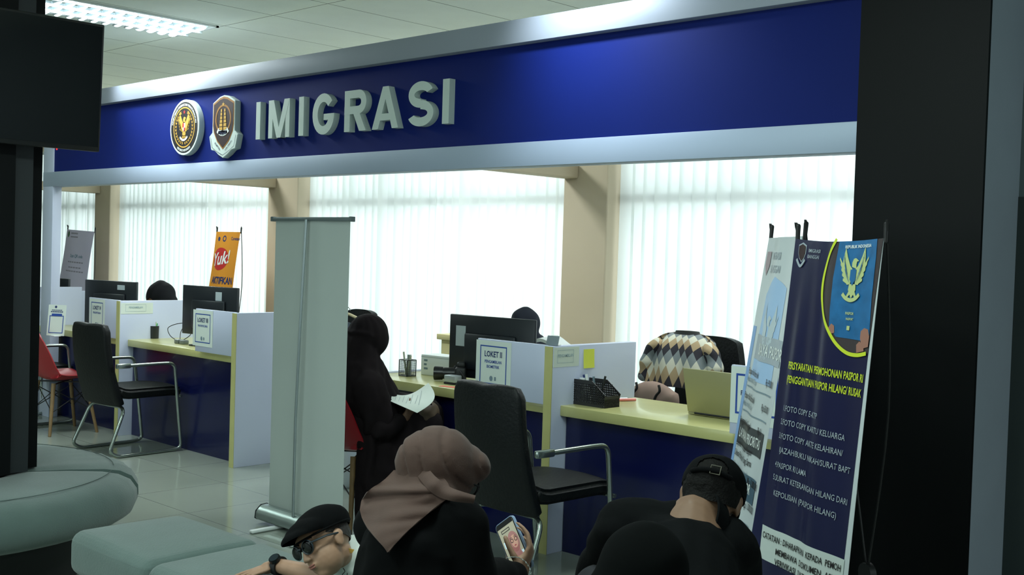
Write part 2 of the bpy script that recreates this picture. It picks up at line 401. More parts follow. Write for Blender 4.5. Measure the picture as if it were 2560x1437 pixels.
# raised letters
LZ0,LH=2.205,.243
def ang(cx,cy,rx,ry,a0,a1,n=26): return [(cx+rx*math.cos(R(a0+(a1-a0)*k/n)),cy+ry*math.sin(R(a0+(a1-a0)*k/n))) for k in range(n+1)]
def ring(cx,cy,rx,ry,t,a0,a1): return ang(cx,cy,rx,ry,a0,a1)+ang(cx,cy,rx-t,ry-t,a1,a0)
def letter(ch,w,h=LH,t=.052):
    if ch=='I': return [[(0,0),(w,0),(w,h),(0,h)]]
    if ch=='M': return [[(0,0),(t*.85,0),(t*.85,h),(0,h)],[(w-t*.85,0),(w,0),(w,h),(w-t*.85,h)],[(0,h),(t*1.1,h),(w/2+t*.42,0),(w/2-t*.42,0)],[(w,h),(w-t*1.1,h),(w/2-t*.42,0),(w/2+t*.42,0)]]
    if ch=='G': return [ring(w/2,h/2,w/2,h/2+.004,t,38,359),[(w*.52,h*.345),(w-t*.3,h*.345),(w-t*.02,h*.5),(w*.52,h*.5)]]
    if ch=='R':
        r=h*.29; return [[(0,0),(t,0),(t,h),(0,h)],[(0,h),(w-r,h),(w-r,h-t*.9),(0,h-t*.9)],[(0,h-2*r),(w-r,h-2*r),(w-r,h-2*r+t*.9),(0,h-2*r+t*.9)],ring(w-r-.002,h-r,r,r,t*.92,-90,90),[(w*.40,h-2*r+.01),(w*.40+t*1.15,h-2*r+.01),(w,0),(w-t*1.2,0)]]
    if ch=='A': return [[(0,0),(t*1.05,0),(w/2+t*.5,h),(w/2-t*.5,h)],[(w,0),(w-t*1.05,0),(w/2-t*.5,h),(w/2+t*.5,h)],[(w*.2,h*.2),(w*.8,h*.2),(w*.72,h*.36),(w*.28,h*.36)]]
    if ch=='S':
        ry=h*.285; rx=w/2
        return [ring(rx,h-ry,rx*.96,ry+.004,t*.95,22,270),ring(rx,ry,rx,ry+.003,t*.95,90,-158)]
LX=[('I',-6.425,-6.377),('M',-6.282,-6.050),('I',-5.951,-5.900),('G',-5.807,-5.588),('R',-5.488,-5.280),('A',-5.226,-4.991),('S',-4.911,-4.695),('I',-4.623,-4.570)]
m_let=mat('white_letter_foam',(196,210,204),.45,noise=(4,.02))
for ch,a,b in LX:
    g=G(); mx=basis((1,0,0),(0,0,1),(0,-1,0),(a,0,LZ0))
    for k,p in enumerate(letter(ch,b-a)): g.prism(p,-.0003*k,.042+.0004*k,mx)
    obj('letter',g,m_let,sign,30,world=True,label='raised white letter '+ch)
m_gold=mat('gold_print',(190,150,66),.45); m_gold2=mat('brown_gold_print',(150,104,46),.5); m_ink=mat('black_print',(20,18,20),.5); m_maroon=mat('maroon_print',(42,22,22),.5)
m_red=mat('red_print',(176,40,40),.5); m_wp=mat('white_print',(214,220,216),.5); m_navyp=mat('navy_print',(30,40,72),.5)
# round emblem
ex,ez,er=-7.322,2.333,.197
em=obj('round_emblem',G().prism([(er*math.cos(2*PI*k/64),er*math.sin(2*PI*k/64)) for k in range(64)],0,.045,basis((1,0,0),(0,0,1),(0,-1,0),(ex,0,ez)),.003),m_let,sign,30,world=True,label='round state emblem with golden eagle')
class E2(Sheet):
    pass
sh=E2(em,lambda u,v:V((ex+u,-.045,ez+v)),.0012)
sh.put('emblem_face',disc2d(0,0,.180),m_ink)
sh.put('gold_ring',joinm(disc2d(0,0,.144,n=56,r_in=.94)),m_gold,2)
leaves=[]
for sg in (-1,1):
    for k in range(13):
        a=R(-84+k*12.2); rr=.112
        for s2 in (-1,1):
            cx,cy=rr*math.cos(a),rr*math.sin(a); th=a+PI/2+s2*.55
            p=[(sg*(cx+.017*math.cos(th)*q+.006*math.sin(th)*w*-1),cy+.017*math.sin(th)*q+.006*math.cos(th)*w) for q,w in ((-.3,0),(.35,1),(1.1,0),(.35,-1))]
            leaves.append(polymesh(p))
sh.put('laurel_wreath',joinm(*leaves),m_gold,2)
sh.put('eagle',shift(eagle2d(.15),0,-.012),m_gold,2); sh.put('shield',shift(polymesh(shield2d(.15)),0,-.012),m_wp,3)
sh.put('shield_fields',joinm(*[shift(polymesh(p),0,-.012) for p in ([(-.018,.042),(0,.042),(0,.012),(-.018,.012)],[(0,.01),(.018,.01),(.016,-.004),(0,-.018)])]),m_red,4)
sh.put('ribbon',shift(ribbon2d(.15),0,-.012),m_wp,4); sh.put('star',star2d(0,.108,.016),m_red,2)
sh.put('lettering',joinm(arc_text('KEMENTERIAN IMIGRASI DAN PEMASYARAKATAN',.0235,.152,PI/2,bold=.02,sx=.82),arc_text('REPUBLIK INDONESIA',.0225,.170,-PI/2,True,bold=.02,sx=.86)),m_wp,2)
# shield emblem
sx_,sz_=-6.812,2.323
half=[(0,.201),(.055,.192),(.138,.155),(.140,-.045),(.178,-.072),(.150,-.165),(.105,-.172),(.06,-.200),(0,-.225)]
outl=half+[(-x,y) for x,y in half[::-1][1:-1]]
se=obj('shield_emblem',G().prism(outl,0,.045,basis((1,0,0),(0,0,1),(0,-1,0),(sx_,0,sz_)),.003),m_let,sign,30,world=True,label='white edged shield emblem with ribbon below')
sh=E2(se,lambda u,v:V((sx_+u,-.045,sz_+v)),.0012)
def shp(k,dy=0):
    h=[(0,.195),(.05,.186),(.132,.152),(.133,.0),(.120,-.05),(.075,-.115),(0,-.170)]
    return polymesh([(x*k,y*k+dy) for x,y in h+[(-x,y) for x,y in h[::-1][1:-1]]])
sh.put('gold_border',shp(.98),m_gold2,1); sh.put('field',shp(.91),m_maroon,2)
sh.put('wreath_ring',disc2d(0,.04,.098,.098,44,.86),m_gold2,3)
tow=[]
for sg in (-1,1):
    for k in range(6):
        y0=-.035+k*.0245; w=.021-.0024*k
        tow.append(polymesh([(sg*(.026-.001*k)-w,y0),(sg*(.026-.001*k)+w,y0),(sg*(.026-.001*k)+w-.002,y0+.020),(sg*(.026-.001*k)-w+.002,y0+.020)]))
tow.append(polymesh([(-.06,-.062),(.06,-.062),(.052,-.04),(-.052,-.04)]))
sh.put('twin_tower',joinm(*tow),m_gold,4); sh.put('star',star2d(0,.138,.018),m_gold,4)
rb=[(math.sin(a)*.098,.04-math.cos(a)*.098) for a in [R(-42+84*k/12) for k in range(13)]]
sh.put('name_ribbon',stroke2d(rb,.036),m_wp,4); sh.put('name_lettering',shift(arc_text('IMIGRASI',.03,.089+.0215,-PI/2,True,.02,.85),0,.04),m_navyp,5)
sh.put('motto_border',joinm(*[stroke2d([(sg*.158,-.075),(sg*.135,-.15)],.003) for sg in (-1,1)],*[stroke2d([(sg*.135,-.148),(sg*.07,-.18),(0,-.205)],.003) for sg in (-1,1)]),m_navyp,2)
for sg,b in ((-1,'BHUMI PURA'),(1,'WIRA WIBAWA')):
    me=txt(b,.02,.01,'CENTER',.72); c0=(sg*.072,-.148); a=R(38*sg) if sg>0 else R(-38)
    me.transform(M.Translation((c0[0],c0[1],0))@M.Rotation(a,4,'Z')); sh.put('motto_lettering',me,m_navyp,2)
# ================================================================ service counters
def counter(x0,x1,label,left=None):
    c=thing('service_counter',label,'counter',((x0+x1)/2,.35,0),group='service counters under the sign')
    xd=x1-.052
    obj('desktop',G().bb((x0,.072,.697),(xd,.681,.75),.004),m_maple,c,world=True)
    obj('front_panel',G().bb((x0+.005,.118,0),(xd,.136,.697)),m_navy,c,world=True)
    d=obj('divider',G().bb((xd,.004,0),(x1,.681,1.0515),.002),m_lav,c,world=True)
    obj('edge_trim',G().bb((xd,-.0,0),(x1,.004,1.049)),m_maple,d,world=True,label='yellow front edge of the divider')
    obj('sign_panel',G().bb((xd-.505,.022,.7505),(xd,.040,1.053),.002),m_lav,c,world=True)
    if left=='end':
        e=obj('end_panel',G().bb((x0-.03,.10,0),(x0,.681,.76),.002),m_lav,c,world=True)
    if left=='div':
        obj('divider',G().bb((x0-.05,.095,0),(x0,.475,1.09),.002),m_lav,c,world=True)
    return c
counter(-9.945,-8.305,'service counter under the sign LOKET IV, at the left end',"div")
counter(-8.305,-6.667,'service counter under the sign LOKET III, beside the roll-up banner')
counter(-11.70,-10.0,'service counter beyond the left white post, behind the television column')
counter(-5.40,-3.799,'service counter under the sign LOKET II, where the woman in dark robe sits','end')
counter(-3.799,-2.205,'service counter with a laptop, at the right beside the tall banners')
# notices on the counters
m_paper=mat('white_paper',(206,216,208),.7,noise=(6,.02)); m_pblue=mat('blue_print',(26,66,150),.6); m_ptext=mat('dark_blue_print',(24,44,96),.6); m_pgrey=mat('grey_print',(110,130,140),.6)
def notice(x0,x1,z0,z1,y,label,lines,name='counter_notice'):
    t=thing(name,label,'notice',((x0+x1)/2,y,z0),group='window number notices')
    obj('paper',G().bb((x0,y-.0012,z0),(x1,y,z1)),m_paper,t,world=True)
    s=Sheet(t,lambda u,v:V((u,y-.0012,v)),.0007)
    w=x1-x0;h=z1-z0;q=.006
    s.put('frame_line',frame2d(x0+w*.12,z0+h*.1,x1-w*.12,z1-h*.1,.0062),m_pblue)
    cx=(x0+x1)/2; y1=z1-h*.33
    s.put('heading',shift(txt(lines[0],w*.165,.02,'CENTER',.8),cx,y1),m_ptext,2)
    for k,b in enumerate(lines[1:]): s.put('lettering',shift(txt(b,w*.085,.015,'CENTER',.85),cx,y1-h*(.13+.105*k)),m_pblue,2)
    s.put('small_emblem',joinm(disc2d(cx-.012,z0+h*.22,.012,.014),polymesh([(cx+.012,z0+h*.26),(cx+.024,z0+h*.26),(cx+.024,z0+h*.18),(cx+.012,z0+h*.18)])),m_pgrey,2)
    return t
notice(-4.365,-4.105,.79,1.045,.0215,'white notice reading LOKET II with a blue frame',['LOKET II','PENGAMBILAN','BIOMETRIK'])
notice(-7.255,-6.995,.79,1.045,.0215,'white notice reading LOKET III with a blue frame',['LOKET III','WAWANCARA'])
notice(-8.85,-8.59,.79,1.045,.0215,'white notice reading LOKET IV with a blue frame',['LOKET IV','PENDAFTARAN'])
t=thing('counter_notice','white notice with thick blue frame half hidden behind the white tall banner','notice',(-2.63,.022,.8),group='window number notices')
obj('paper',G().bb((-2.762,.0203,.80),(-2.50,.0215,1.048)),m_paper,t,world=True)
s=Sheet(t,lambda u,v:V((u,.0203,v)),.0007); s.put('frame_line',frame2d(-2.735,.842,-2.527,1.018,.009),m_pblue)
s.put('lettering',shift(txt('PELAYANAN',.03,.02,'LEFT',.9),-2.71,.925),m_ptext,2)
m_faint=mat('faint_blue_grey_print',(150,172,180),.6)
def dlabel(x,y0,y1,z0,z1,label):
    t=thing('divider_label',label,'label',(x,(y0+y1)/2,z0),group='small labels on the dividers')
    obj('paper',G().bb((x,y0,z0),(x+.0012,y1,z1)),m_paper,t,world=True)
    s=Sheet(t,lambda u,v:V((x+.0012,u,v)),.0007); w=y1-y0; h=z1-z0
    s.put('frame_line',frame2d(y0+w*.14,z0+h*.2,y1-w*.22,z1-h*.14,.0018),m_faint)
    s.put('lettering',shift(txt('PENGAMBILAN',.022,.02,'CENTER',.8),(y0*.54+y1*.46),z0+h*.5),m_faint,2)
dlabel(-3.799,.01,.205,.945,1.045,'pale label at the top of the divider beside the yellow note')
dlabel(-8.305,.01,.28,.95,1.035,'pale label at the top of the divider behind the left black chair')
solo('sticky_note',G().shell(lambda u,v:(-3.797+.004*(1-v)**2,.24+.085*u,.93+.098*v),3,4,.0012),mat('yellow_note',(216,222,84),.7,noise=(8,.03)),'yellow sticky note on the divider above the black basket','note',loc=(-3.795,.28,.93))
# ================================================================ seating and furniture
m_leather=mat('black_leather',(9,13,14),.5,spec=.25,noise=(12,.12),bump=(60,.25))
m_chrome=mat('chrome_tube',(150,160,154),.2,.85)
m_redp=mat('red_plastic',(150,24,34),.38)
m_wood=mat('beech_leg',(124,100,66),.5,noise=(14,.15))
m_wire=mat('black_wire',(12,13,14),.5)
m_bench=mat('grey_suede',(86,103,99),.95,sheen=.25,noise=(7,.06),bump=(140,.2))
m_base=mat('dark_base',(20,24,24),.7)
m_rub=mat('black_rubber',(14,15,16),.7)
def cantilever(loc,rz,label,rf=0):
    c=thing('visitor_chair',label,'chair',loc,rz,'black visitor chairs')
    g=G()
    def prof(t):   # backrest centre line: y,z
        return (-.225-.115*t-.03*math.sin(PI*t),.36+.58*t)
    def back(u,v):
        x=(u-.5)*2; y,z=prof(v)
        w=.228*(1-.06*v); e=(1-max(0,(v-.86)/.14)**3*.13)
        if v>.9: z-=.012*abs(x)**2.5+.010*math.sin(PI*(u*1.0))**2*(1-abs(x))
        return (x*w*e,y+.025*(1-x*x)*-1,z)
    gg=G(); gg.shell(back,14,18,.058); me=gg.mesh(); t=bmesh.new(); t.from_mesh(me)
    sharp=[e for e in t.edges if len(e.link_faces)==2 and e.calc_face_angle(0)>1.0]
    bmesh.ops.bevel(t,geom=sharp,offset=.018,segments=3,profile=.6,affect='EDGES'); t.to_mesh(me); t.free()
    obj('backrest',me,m_leather,c)
    def seat(u,v):
        x=(u-.5)*2; y=-.245+.505*v; return (x*.235*(1-.05*v),y,.435+.015*(1-x*x)-.015*max(0,(v-.8)/.2)**2+.02*max(0,(.12-v)/.12))
    gg=G(); gg.shell(seat,10,12,.07); me=gg.mesh(); t=bmesh.new(); t.from_mesh(me)
    sharp=[e for e in t.edges if len(e.link_faces)==2 and e.calc_face_angle(0)>1.0]
    bmesh.ops.bevel(t,geom=sharp,offset=.02,segments=3,affect='EDGES'); t.to_mesh(me); t.free()
    obj('seat',me,m_leather,c)
    r=.0125
    half=lambda s:[(0,-.20,.345),(s*.22,-.20,.345),(s*.245,-.33,.05),(s*.25,-.27,r),(s*.25,.16,r),(s*.255,.24,r+.01),(s*.262,.165,.645),(s*.262,.06,.648),(s*.262,-.22,.645)]
    A=rpath(half(-1)[::-1][:-1]+half(1),.07,6)
    obj('tube_frame',G().tube(A,r,10),m_chrome,c)
    for s in (-1,1):
        b=G().bb((s*.262-.014,-.30,.628),(s*.262+.014,-.19,.662),.008); obj('arm_bracket',b,m_chrome,c)
    obj('seat_bar',G().cyl((-.255,.235,.40),(.255,.235,.40),.010),m_chrome,c)
    return c
cantilever((-7.70,-.19,0),R(4),'black leather visitor chair with chrome frame, in front of LOKET IV divider')
cantilever((-3.55,-.33,0),R(-3),'large black leather visitor chair nearest the phone, at LOKET II')
cantilever((-9.37,-.21,0),R(3),'black visitor chair mostly hidden behind the red chair and television column')
def shell_chair(loc,rz,label):
    c=thing('shell_chair',label,'chair',loc,rz,'red shell chairs with wooden legs')
    P=smoothpath([(.225,.415),(.17,.44),(.05,.425),(-.08,.415),(-.165,.44),(-.205,.52),(-.235,.64),(-.262,.76),(-.275,.825)],5)
    def prof(v):
        q=v*(len(P)-1); i=min(int(q),len(P)-2); return P[i].lerp(P[i+1],q-i)
    def sh(u,v):
        x=(u-.5)*2; p=prof(v)
        if v<.5: w=.215+.02*math.sin(PI*v*2)
        else: w=.232*math.sqrt(max(.02,1-((v-.5)/.53)**2.6))
        lift=.055*abs(x)**2.4*(math.sin(PI*min(1,v*1.15)))
        return (x*w,p.x+lift*(1.0 if v>.5 else .2),p.y+lift*(1 if v<.5 else .25))
    obj('shell',G().shell(sh,16,30,.008),m_redp,c,60)
    for sx in (-1,1):
        for sy in (-1,1):
            obj('leg',G().cyl((sx*.135,sy*.13-.01,.40),(sx*.195,sy*.19,0),.0165,.0115),m_wood,c)
    g=G()
    pts={(sx,sy,k):(sx*(.135+.06*k),sy*(.13+.06*k),.40-.40*k) for sx in (-1,1) for sy in (-1,1) for k in (.12,.55)}
    for a,b in (((-1,-1),(1,-1)),((1,-1),(1,1)),((1,1),(-1,1)),((-1,1),(-1,-1))):
        g.cyl(pts[(*a,.12)],pts[(*b,.55)],.0038,n=6); g.cyl(pts[(*a,.55)],pts[(*b,.12)],.0038,n=6)
    g.cyl((-.14,-.13,.395),(.14,.13,.395),.006,n=6); g.cyl((-.14,.13,.395),(.14,-.13,.395),.006,n=6)
    obj('wire_brace',g,m_wire,c)
    return c
shell_chair((-8.75,-.23,0),R(0),'red shell chair with wooden legs, empty, beside the television column')
RC2=shell_chair((-4.925,-.30,0),R(-4),'red shell chair under the seated woman in dark robe')
# round ottoman around the television column
OC=V((-5.5,-2.35,0))
def ottoman(a0,a1,label):
    t=thing('ottoman_segment',label,'ottoman',OC,group='curved grey seats around the column')
    prof=[(.34,.245),(.33,.30),(.335,.395),(.36,.425),(.42,.432),(.60,.437),(.76,.434),(.83,.424),(.885,.395),(.915,.345),(.918,.295),(.90,.25),(.86,.225),(.6,.222)]
    n=len(prof); m=40; g=G()
    def pt(i,k):
        r,z=prof[i]; a=a0+(a1-a0)*k/m
        e=min(k,m-k)/m*(a1-a0); edge=1-.25*math.exp(-(e/.03)**2)
        if 6<=i<=12:
            ww=math.sin(a*61+i*.5)*math.sin(a*23)*.006*(1 if 7<=i<=10 else .4); r+=ww; z+=ww*.6
        zc=.33; z=zc+(z-zc)*(1-.12*math.exp(-(e/.05)**2))
        return V((r*math.cos(a),r*math.sin(a),z))
    vs=[[g.bm.verts.new(pt(i,k)) for i in range(n)] for k in range(m+1)]
    for k in range(m):
        for i in range(n): g.bm.faces.new((vs[k][i],vs[k][(i+1)%n],vs[k+1][(i+1)%n],vs[k+1][i]))
    g.bm.faces.new(vs[0]); g.bm.faces.new(vs[-1][::-1])
    cu=obj('cushion',g,m_bench,t,50)
    obj('seam',G().tube([(.80*math.cos(a),.80*math.sin(a),.4335) for a in [a0+.05+(a1-a0-.1)*k/40 for k in range(41)]],.0018,6),mat('seam_thread',(78,92,89),.9),cu)
    g=G(); g.surf(lambda u,v:((.40+.32*v)*math.cos(a0+.04+(a1-a0-.08)*u),(.40+.32*v)*math.sin(a0+.04+(a1-a0-.08)*u),.222),24,1)
    g.surf(lambda u,v:(.72*math.cos(a0+.04+(a1-a0-.08)*u),.72*math.sin(a0+.04+(a1-a0-.08)*u),.222*v),24,1)
    g.surf(lambda u,v:(.40*math.cos(a0+.04+(a1-a0-.08)*u),.40*math.sin(a0+.04+(a1-a0-.08)*u),.222*v),24,1)
    obj('plinth',g,m_base,t)
    return t
ottoman(R(61.5),R(158),'grey curved ottoman seat farther from the camera, behind the column')
ottoman(R(-95),R(57),'grey curved ottoman seat in front of the column at bottom left')
solo('ottoman_hub',G().lathe([(0,0),(.325,0),(.325,.41),(.31,.43),(0,.435)],36,M.Translation(OC)),m_base,'dark round hub under the television column','plinth')
# straight bench
bt=thing('bench','long grey upholstered bench where the boy rests his head','bench',(-2.7,-2.12,0))
def bench_piece(a,b):
    g=G(); g.bb((a,-2.345,.262),(b,-1.865,.432),.05,5); me=g.mesh()
    t=bmesh.new(); t.from_mesh(me); bmesh.ops.subdivide_edges(t,edges=t.edges[:],cuts=3,use_grid_fill=True)
    for v in t.verts:
        if v.co.z>.4: v.co.z+=.006*NZ.noise(v.co*3.1)+.010*math.sin(PI*(v.co.x-a)/(b-a))*math.sin(PI*(v.co.y+2.345)/.48)-.004
    t.to_mesh(me); t.free(); return me
for a,b in ((-4.10,-3.52),(-3.525,-2.5),(-2.505,-1.15)): obj('cushion',bench_piece(a,b),m_bench,bt,60,world=True)
obj('plinth',G().bb((-3.98,-2.26,0),(-1.25,-1.95,.265)),m_base,bt,world=True)
# television on its black column
y2=hit(80,600,0,-5.22).y; y3=hit(36,600,0,-5.19).y; y1=hit(106,420,0,-5.30).y
tc=thing('television_column','tall dark column with grey stripe carrying the television','column',(-5.6,-2.35,.44))
obj('shaft',G().bb((-5.86,-2.78,.437),(-5.30,y1,ZC)),m_black,tc,world=True)
obj('grey_stripe',G().bb((-5.30,-2.7,.437),(-5.22,y2,ZC)),mat('column_grey',(30,36,39),.6),tc,world=True,label='grey vertical stripe of the column')
obj('front_cladding',G().bb((-5.22,-2.7,.437),(-5.19,y3,ZC)),m_black,tc,world=True)
tv=thing('television','flat black television hanging on the column at top left','television',mx=M.Translation((-5.08,-1.765,1.922))@M.Rotation(R(2.6),4,'Y'))
m_tvs=mat('tv_screen',(10,13,16),.12,coat=.3); m_tvb=mat('tv_bezel',(12,14,15),.4)
obj('housing',G().bb((-.045,-1.03,0),(-.004,0,.585),.006),m_tvb,tv)
obj('screen',G().bb((-.006,-1.018,.022),(0,-.012,.573)),m_tvs,tv)
obj('back_box',G().bb((-.075,-.8,.08),(-.045,-.25,.4),.01),m_tvb,tv)
obj('mount',G().bb((-.14,-.55,.2),(-.07,-.45,.32)),m_tvb,tv)
obj('standby_lamp',G().ell((-.012,-.20,-.004),.0035,sub=2),mat('red_standby',(255,40,30),.4,emit=1.5),tv,label='small red standby lamp')
# furniture behind the counters
t=thing('low_cabinet','low beige cabinet under the windows left of the cream pillar','cabinet',(-6.6,2.35,0))
m_beige=mat('beige_laminate',(196,186,136),.5,noise=(5,.03))
obj('body',G().bb((-6.90,2.1,0),(-6.0,2.55,.79)),m_beige,t,world=True); obj('worktop',G().bb((-6.93,2.07,.79),(-5.97,2.56,.835),.004),m_beige,t,world=True)
for k in range(2): obj('door',G().bb((-6.88+.45*k,2.085,.06),(-6.46+.45*k,2.1,.76),.003),m_beige,t,world=True)
t=thing('side_table','white side table behind the counter divider with yellow note','table',(-4.8,1.1,0))
obj('tabletop',G().bb((-5.12,1.0,.90),(-4.48,1.2,.93),.004),m_white,t,world=True)
for x in (-5.09,-4.51):
    for y in (1.03,1.17): obj('leg',G().bb((x-.02,y-.02,0),(x+.02,y+.02,.90)),m_white,t,world=True)
g=G()
def pap(u,v): return (-4.92+.42*u,1.02+.16*v,.9445+.02*math.sin(u*5+1)*v+.03*math.exp(-((u-.25)/.2)**2))
solo('paper_pile',G().shell(pap,20,8,.02),m_white,'white sheets piled behind the divider with yellow note','paper')
g=G(); g.ell((-5.03,1.11,.985),(.06,.05,.052)); g.ell((-5.08,1.11,.97),(.05,.05,.038)); g.ell((-5.0,1.10,1.02),(.035,.04,.035))
solo('plastic_bag',blob(g,.008,3,lambda c,n:.008*NZ.noise(c*22)),mat('bag_film',(206,210,204),.45,trans=.3),'crumpled whitish plastic bag beside the dark hijab','bag',smooth=70)
g=G(); g.bb((-6.4,-0,0),(0,0,0)) if False else None
def office_chair(loc,rz,label,top=1.02,arm=m_rub,sw=.24):
    c=thing('office_chair',label,'chair',loc,rz,'office chairs behind the counters')
    def back(u,v):
        x=(u-.5)*2; return (x*sw*(1-.35*max(0,v-.6)**1.5*2),-.22-.05*v-.03*(1-x*x),.52+(top-.52)*v-.03*abs(x)**3*v)
    obj('backrest',G().shell(back,12,14,.05),m_leather,c,60)
    obj('seat',G().bb((-.24,-.23,.44),(.24,.24,.51),.03,3),m_leather,c)
    obj('gas_stem',G().cyl((0,0,.10),(0,0,.44),.025),m_rub,c)
    g=G()
    for k in range(5):
        a=2*PI*k/5; g.cap((0,0,.10),(.28*math.cos(a),.28*math.sin(a),.07),.022,.016)
    obj('star_base',g,m_rub,c)
    for k in range(5):
        a=2*PI*k/5; obj('castor',G().cyl((.28*math.cos(a)-.012,.28*math.sin(a),.03),(.28*math.cos(a)+.012,.28*math.sin(a),.03),.03),m_rub,c)
    for s in (-1,1):
        obj('armrest',G().tube(rpath([(s*.25,-.12,.46),(s*.30,-.14,.56),(s*.30,-.13,.70),(s*.30,.12,.70),(s*.30,.13,.56),(s*.25,.1,.46)],.07),.019,10),arm,c)
    return c
m_armg=mat('light_grey_plastic',(170,178,180),.4)
office_chair((-4.05,1.52,0),PI,'office chair under the checked sweater',1.03,m_armg)
office_chair((-3.16,1.30,0),PI+.5,'dark office chair half hidden by the tall white banner',1.06)
office_chair((-9.80,1.42,0),PI,'office chair of the clerk at LOKET IV',.9); office_chair((-5.25,1.40,0),PI,'office chair of the clerk at LOKET II',.9)
# hanger with jacket
X0=hit(905,802,1,1.63).x; zh=hit(905,802,1,1.63).z
office_chair((X0-.55,1.78,0),PI,'office chair with a jacket hanger behind the woman in dark robe',.98)
t=thing('coat_hanger','wooden hanger on the chair behind the woman in dark robe','hanger',(X0-.22,1.64,zh-.02))
obj('bar',G().tube(smoothpath([(X0-.46,1.62,zh-.02),(X0-.34,1.63,zh+.02),(X0-.22,1.64,zh+.045),(X0-.1,1.63,zh+.028),(X0+.02,1.62,zh-.005)],5),.013,8),mat('hanger_wood',(150,142,110),.5),t,world=True)
obj('hook',G().tube(smoothpath([(X0-.22,1.64,zh+.04),(X0-.22,1.64,zh+.08),(X0-.19,1.64,zh+.1),(X0-.17,1.64,zh+.075)],5),.004,6),m_chrome,t,world=True)
g=G(); g.ell((X0-.26,1.64,zh-.17),(.20,.06,.12)); g.ell((X0-.27,1.64,zh-.33),(.21,.065,.2)); g.cap((X0-.26,1.64,zh-.06),(X0-.12,1.64,zh-.10),.05,.045)
solo('jacket',blob(g,.015,3,lambda c,n:.01*math.sin(c.x*40+c.z*9)),mat('dark_teal_cloth',(28,42,54),.85),'dark teal jacket hanging behind the woman in dark robe','jacket',smooth=70)
# checked sweater over the chair
m=bpy.data.materials.new('argyle_knit'); m.use_nodes=True; nt=m.node_tree; L=nt.links; b=nt.nodes['Principled BSDF']; b.inputs['Roughness'].default_value=.9
uvn=nt.nodes.new('ShaderNodeAttribute'); uvn.attribute_name='knit'; sp=nt.nodes.new('ShaderNodeSeparateXYZ'); L.new(uvn.outputs['Vector'],sp.inputs[0])
def mth(op,a,bv=None):
    n=nt.nodes.new('ShaderNodeMath'); n.operation=op
    for i,v in enumerate((a,bv)):
        if v is None: continue
        if isinstance(v,(int,float)): n.inputs[i].default_value=v
        else: L.new(v,n.inputs[i])
    return n.outputs[0]
u_=mth('DIVIDE',sp.outputs[0],.066); v_=mth('DIVIDE',sp.outputs[1],.079)
row=mth('SUBTRACT',mth('FLOOR',mth('ADD',v_,u_)),mth('FLOOR',mth('SUBTRACT',u_,v_)))
k=mth('FLOORED_MODULO',row,4) if False else mth('MODULO',mth('ADD',row,400),4)
ramp=nt.nodes.new('ShaderNodeValToRGB'); ramp.color_ramp.interpolation='CONSTANT'
els=ramp.color_ramp.elements; els[0].position=0; els[0].color=rgb(44,42,50); els[1].position=.2; els[1].color=rgb(172,150,116)
for p_,c_ in ((.45,(206,204,186)),(.7,(124,132,134))): e=els.new(p_); e.color=rgb(*c_)
L.new(mth('DIVIDE',mth('ADD',k,.25),4.),ramp.inputs[0]); L.new(ramp.outputs[0],b.inputs['Base Color'])
m_arg=m
def sweater(u,v):   # wraps over the chair back, front hem to rear hem
    a=(u-.5)*2
    s=v*1.5; w=.185+.06*min(1,(1-min(1,s))**.8) if s<1 else .20
    zt=1.055
    if s<1: z=.735+(zt-.735)*math.sin(s*PI/2)**.9; y=1.645-.0-(.10+.03*(1-s))*math.cos(s*PI/2)-.0
    else: q=(s-1)/.5; z=zt-.22*q*q; y=1.645+.10*math.sin(q*PI/2)
    y+=.06*a*a*(1 if s<1 else -1)*.6+.012*math.sin(a*7+v*5)*(1-.4*v)
    z-=.05*abs(a)**3
    return (-4.05+a*w+.008*math.sin(v*17)*abs(a),y-.13,z)
g=G(); g.shell(sweater,44,40,.02); me=g.mesh()
at=me.attributes.new('knit','FLOAT_VECTOR','POINT')
n=len(me.vertices); buf=np.zeros((n,3),dtype=np.float32)
for i in range(n):
    j=i%((44+1)*(40+1)); iu=j%45; iv=j//45; p=sweater(iu/44,iv/40)
    sv=iv/40*1.5; buf[i]=((iu/44-.5)*2*.262,sv*.34+.0 ,0)
at.data.foreach_set('vector',buf.ravel())
t=thing('sweater','diamond patterned sweater draped over an office chair','sweater',(-4.05,1.52,.74))
obj('body',me,m_arg,t,70,world=True)
for s in (-1,1):
    g=G(); g.chain([(-4.05+s*.19,1.47,.99),(-4.05+s*.245,1.46,.90),(-4.05+s*.265,1.44,.78)],[.04,.05,.04]); me=blob(g,.012,3,lambda c,n:.006*math.sin(c.z*60))
    at=me.attributes.new('knit','FLOAT_VECTOR','POINT'); bb_=np.zeros((len(me.vertices),3),dtype=np.float32)
    for i,v in enumerate(me.vertices): bb_[i]=(v.co.y*1.3+v.co.x*.5,v.co.z,0)
    at.data.foreach_set('vector',bb_.ravel()); obj('sleeve',me,m_arg,t,70,world=True)
g=G(); g.surf(lambda u,v:(-4.05+.09*math.cos(2*PI*u)*(1-.1*v),1.515+.05*math.sin(2*PI*u),1.05+.02*v),24,2,True); obj('collar',g,mat('dark_knit',(60,62,62),.9),t,70,world=True)
t=thing('tote_bag','taupe cloth bag with dark straps on the chair below the checked sweater','bag',(-4.12,1.30,.51))
g=G(); g.ell((-4.14,1.31,.64),(.19,.06,.13)); g.box((-4.14,1.31,.62),(.36,.08,.2),None,.03)
obj('body',blob(g,.012,3,lambda c,n:.006*NZ.noise(c*14)),mat('taupe_cloth',(150,126,114),.9),t,70,world=True)
for x in (-4.24,-4.07): obj('strap',G().tube(smoothpath([(x+.02,1.24,.755),(x+.03,1.235,.72),(x,1.235,.68),(x-.04,1.24,.56)],5),.008,8),m_rub,t,world=True)
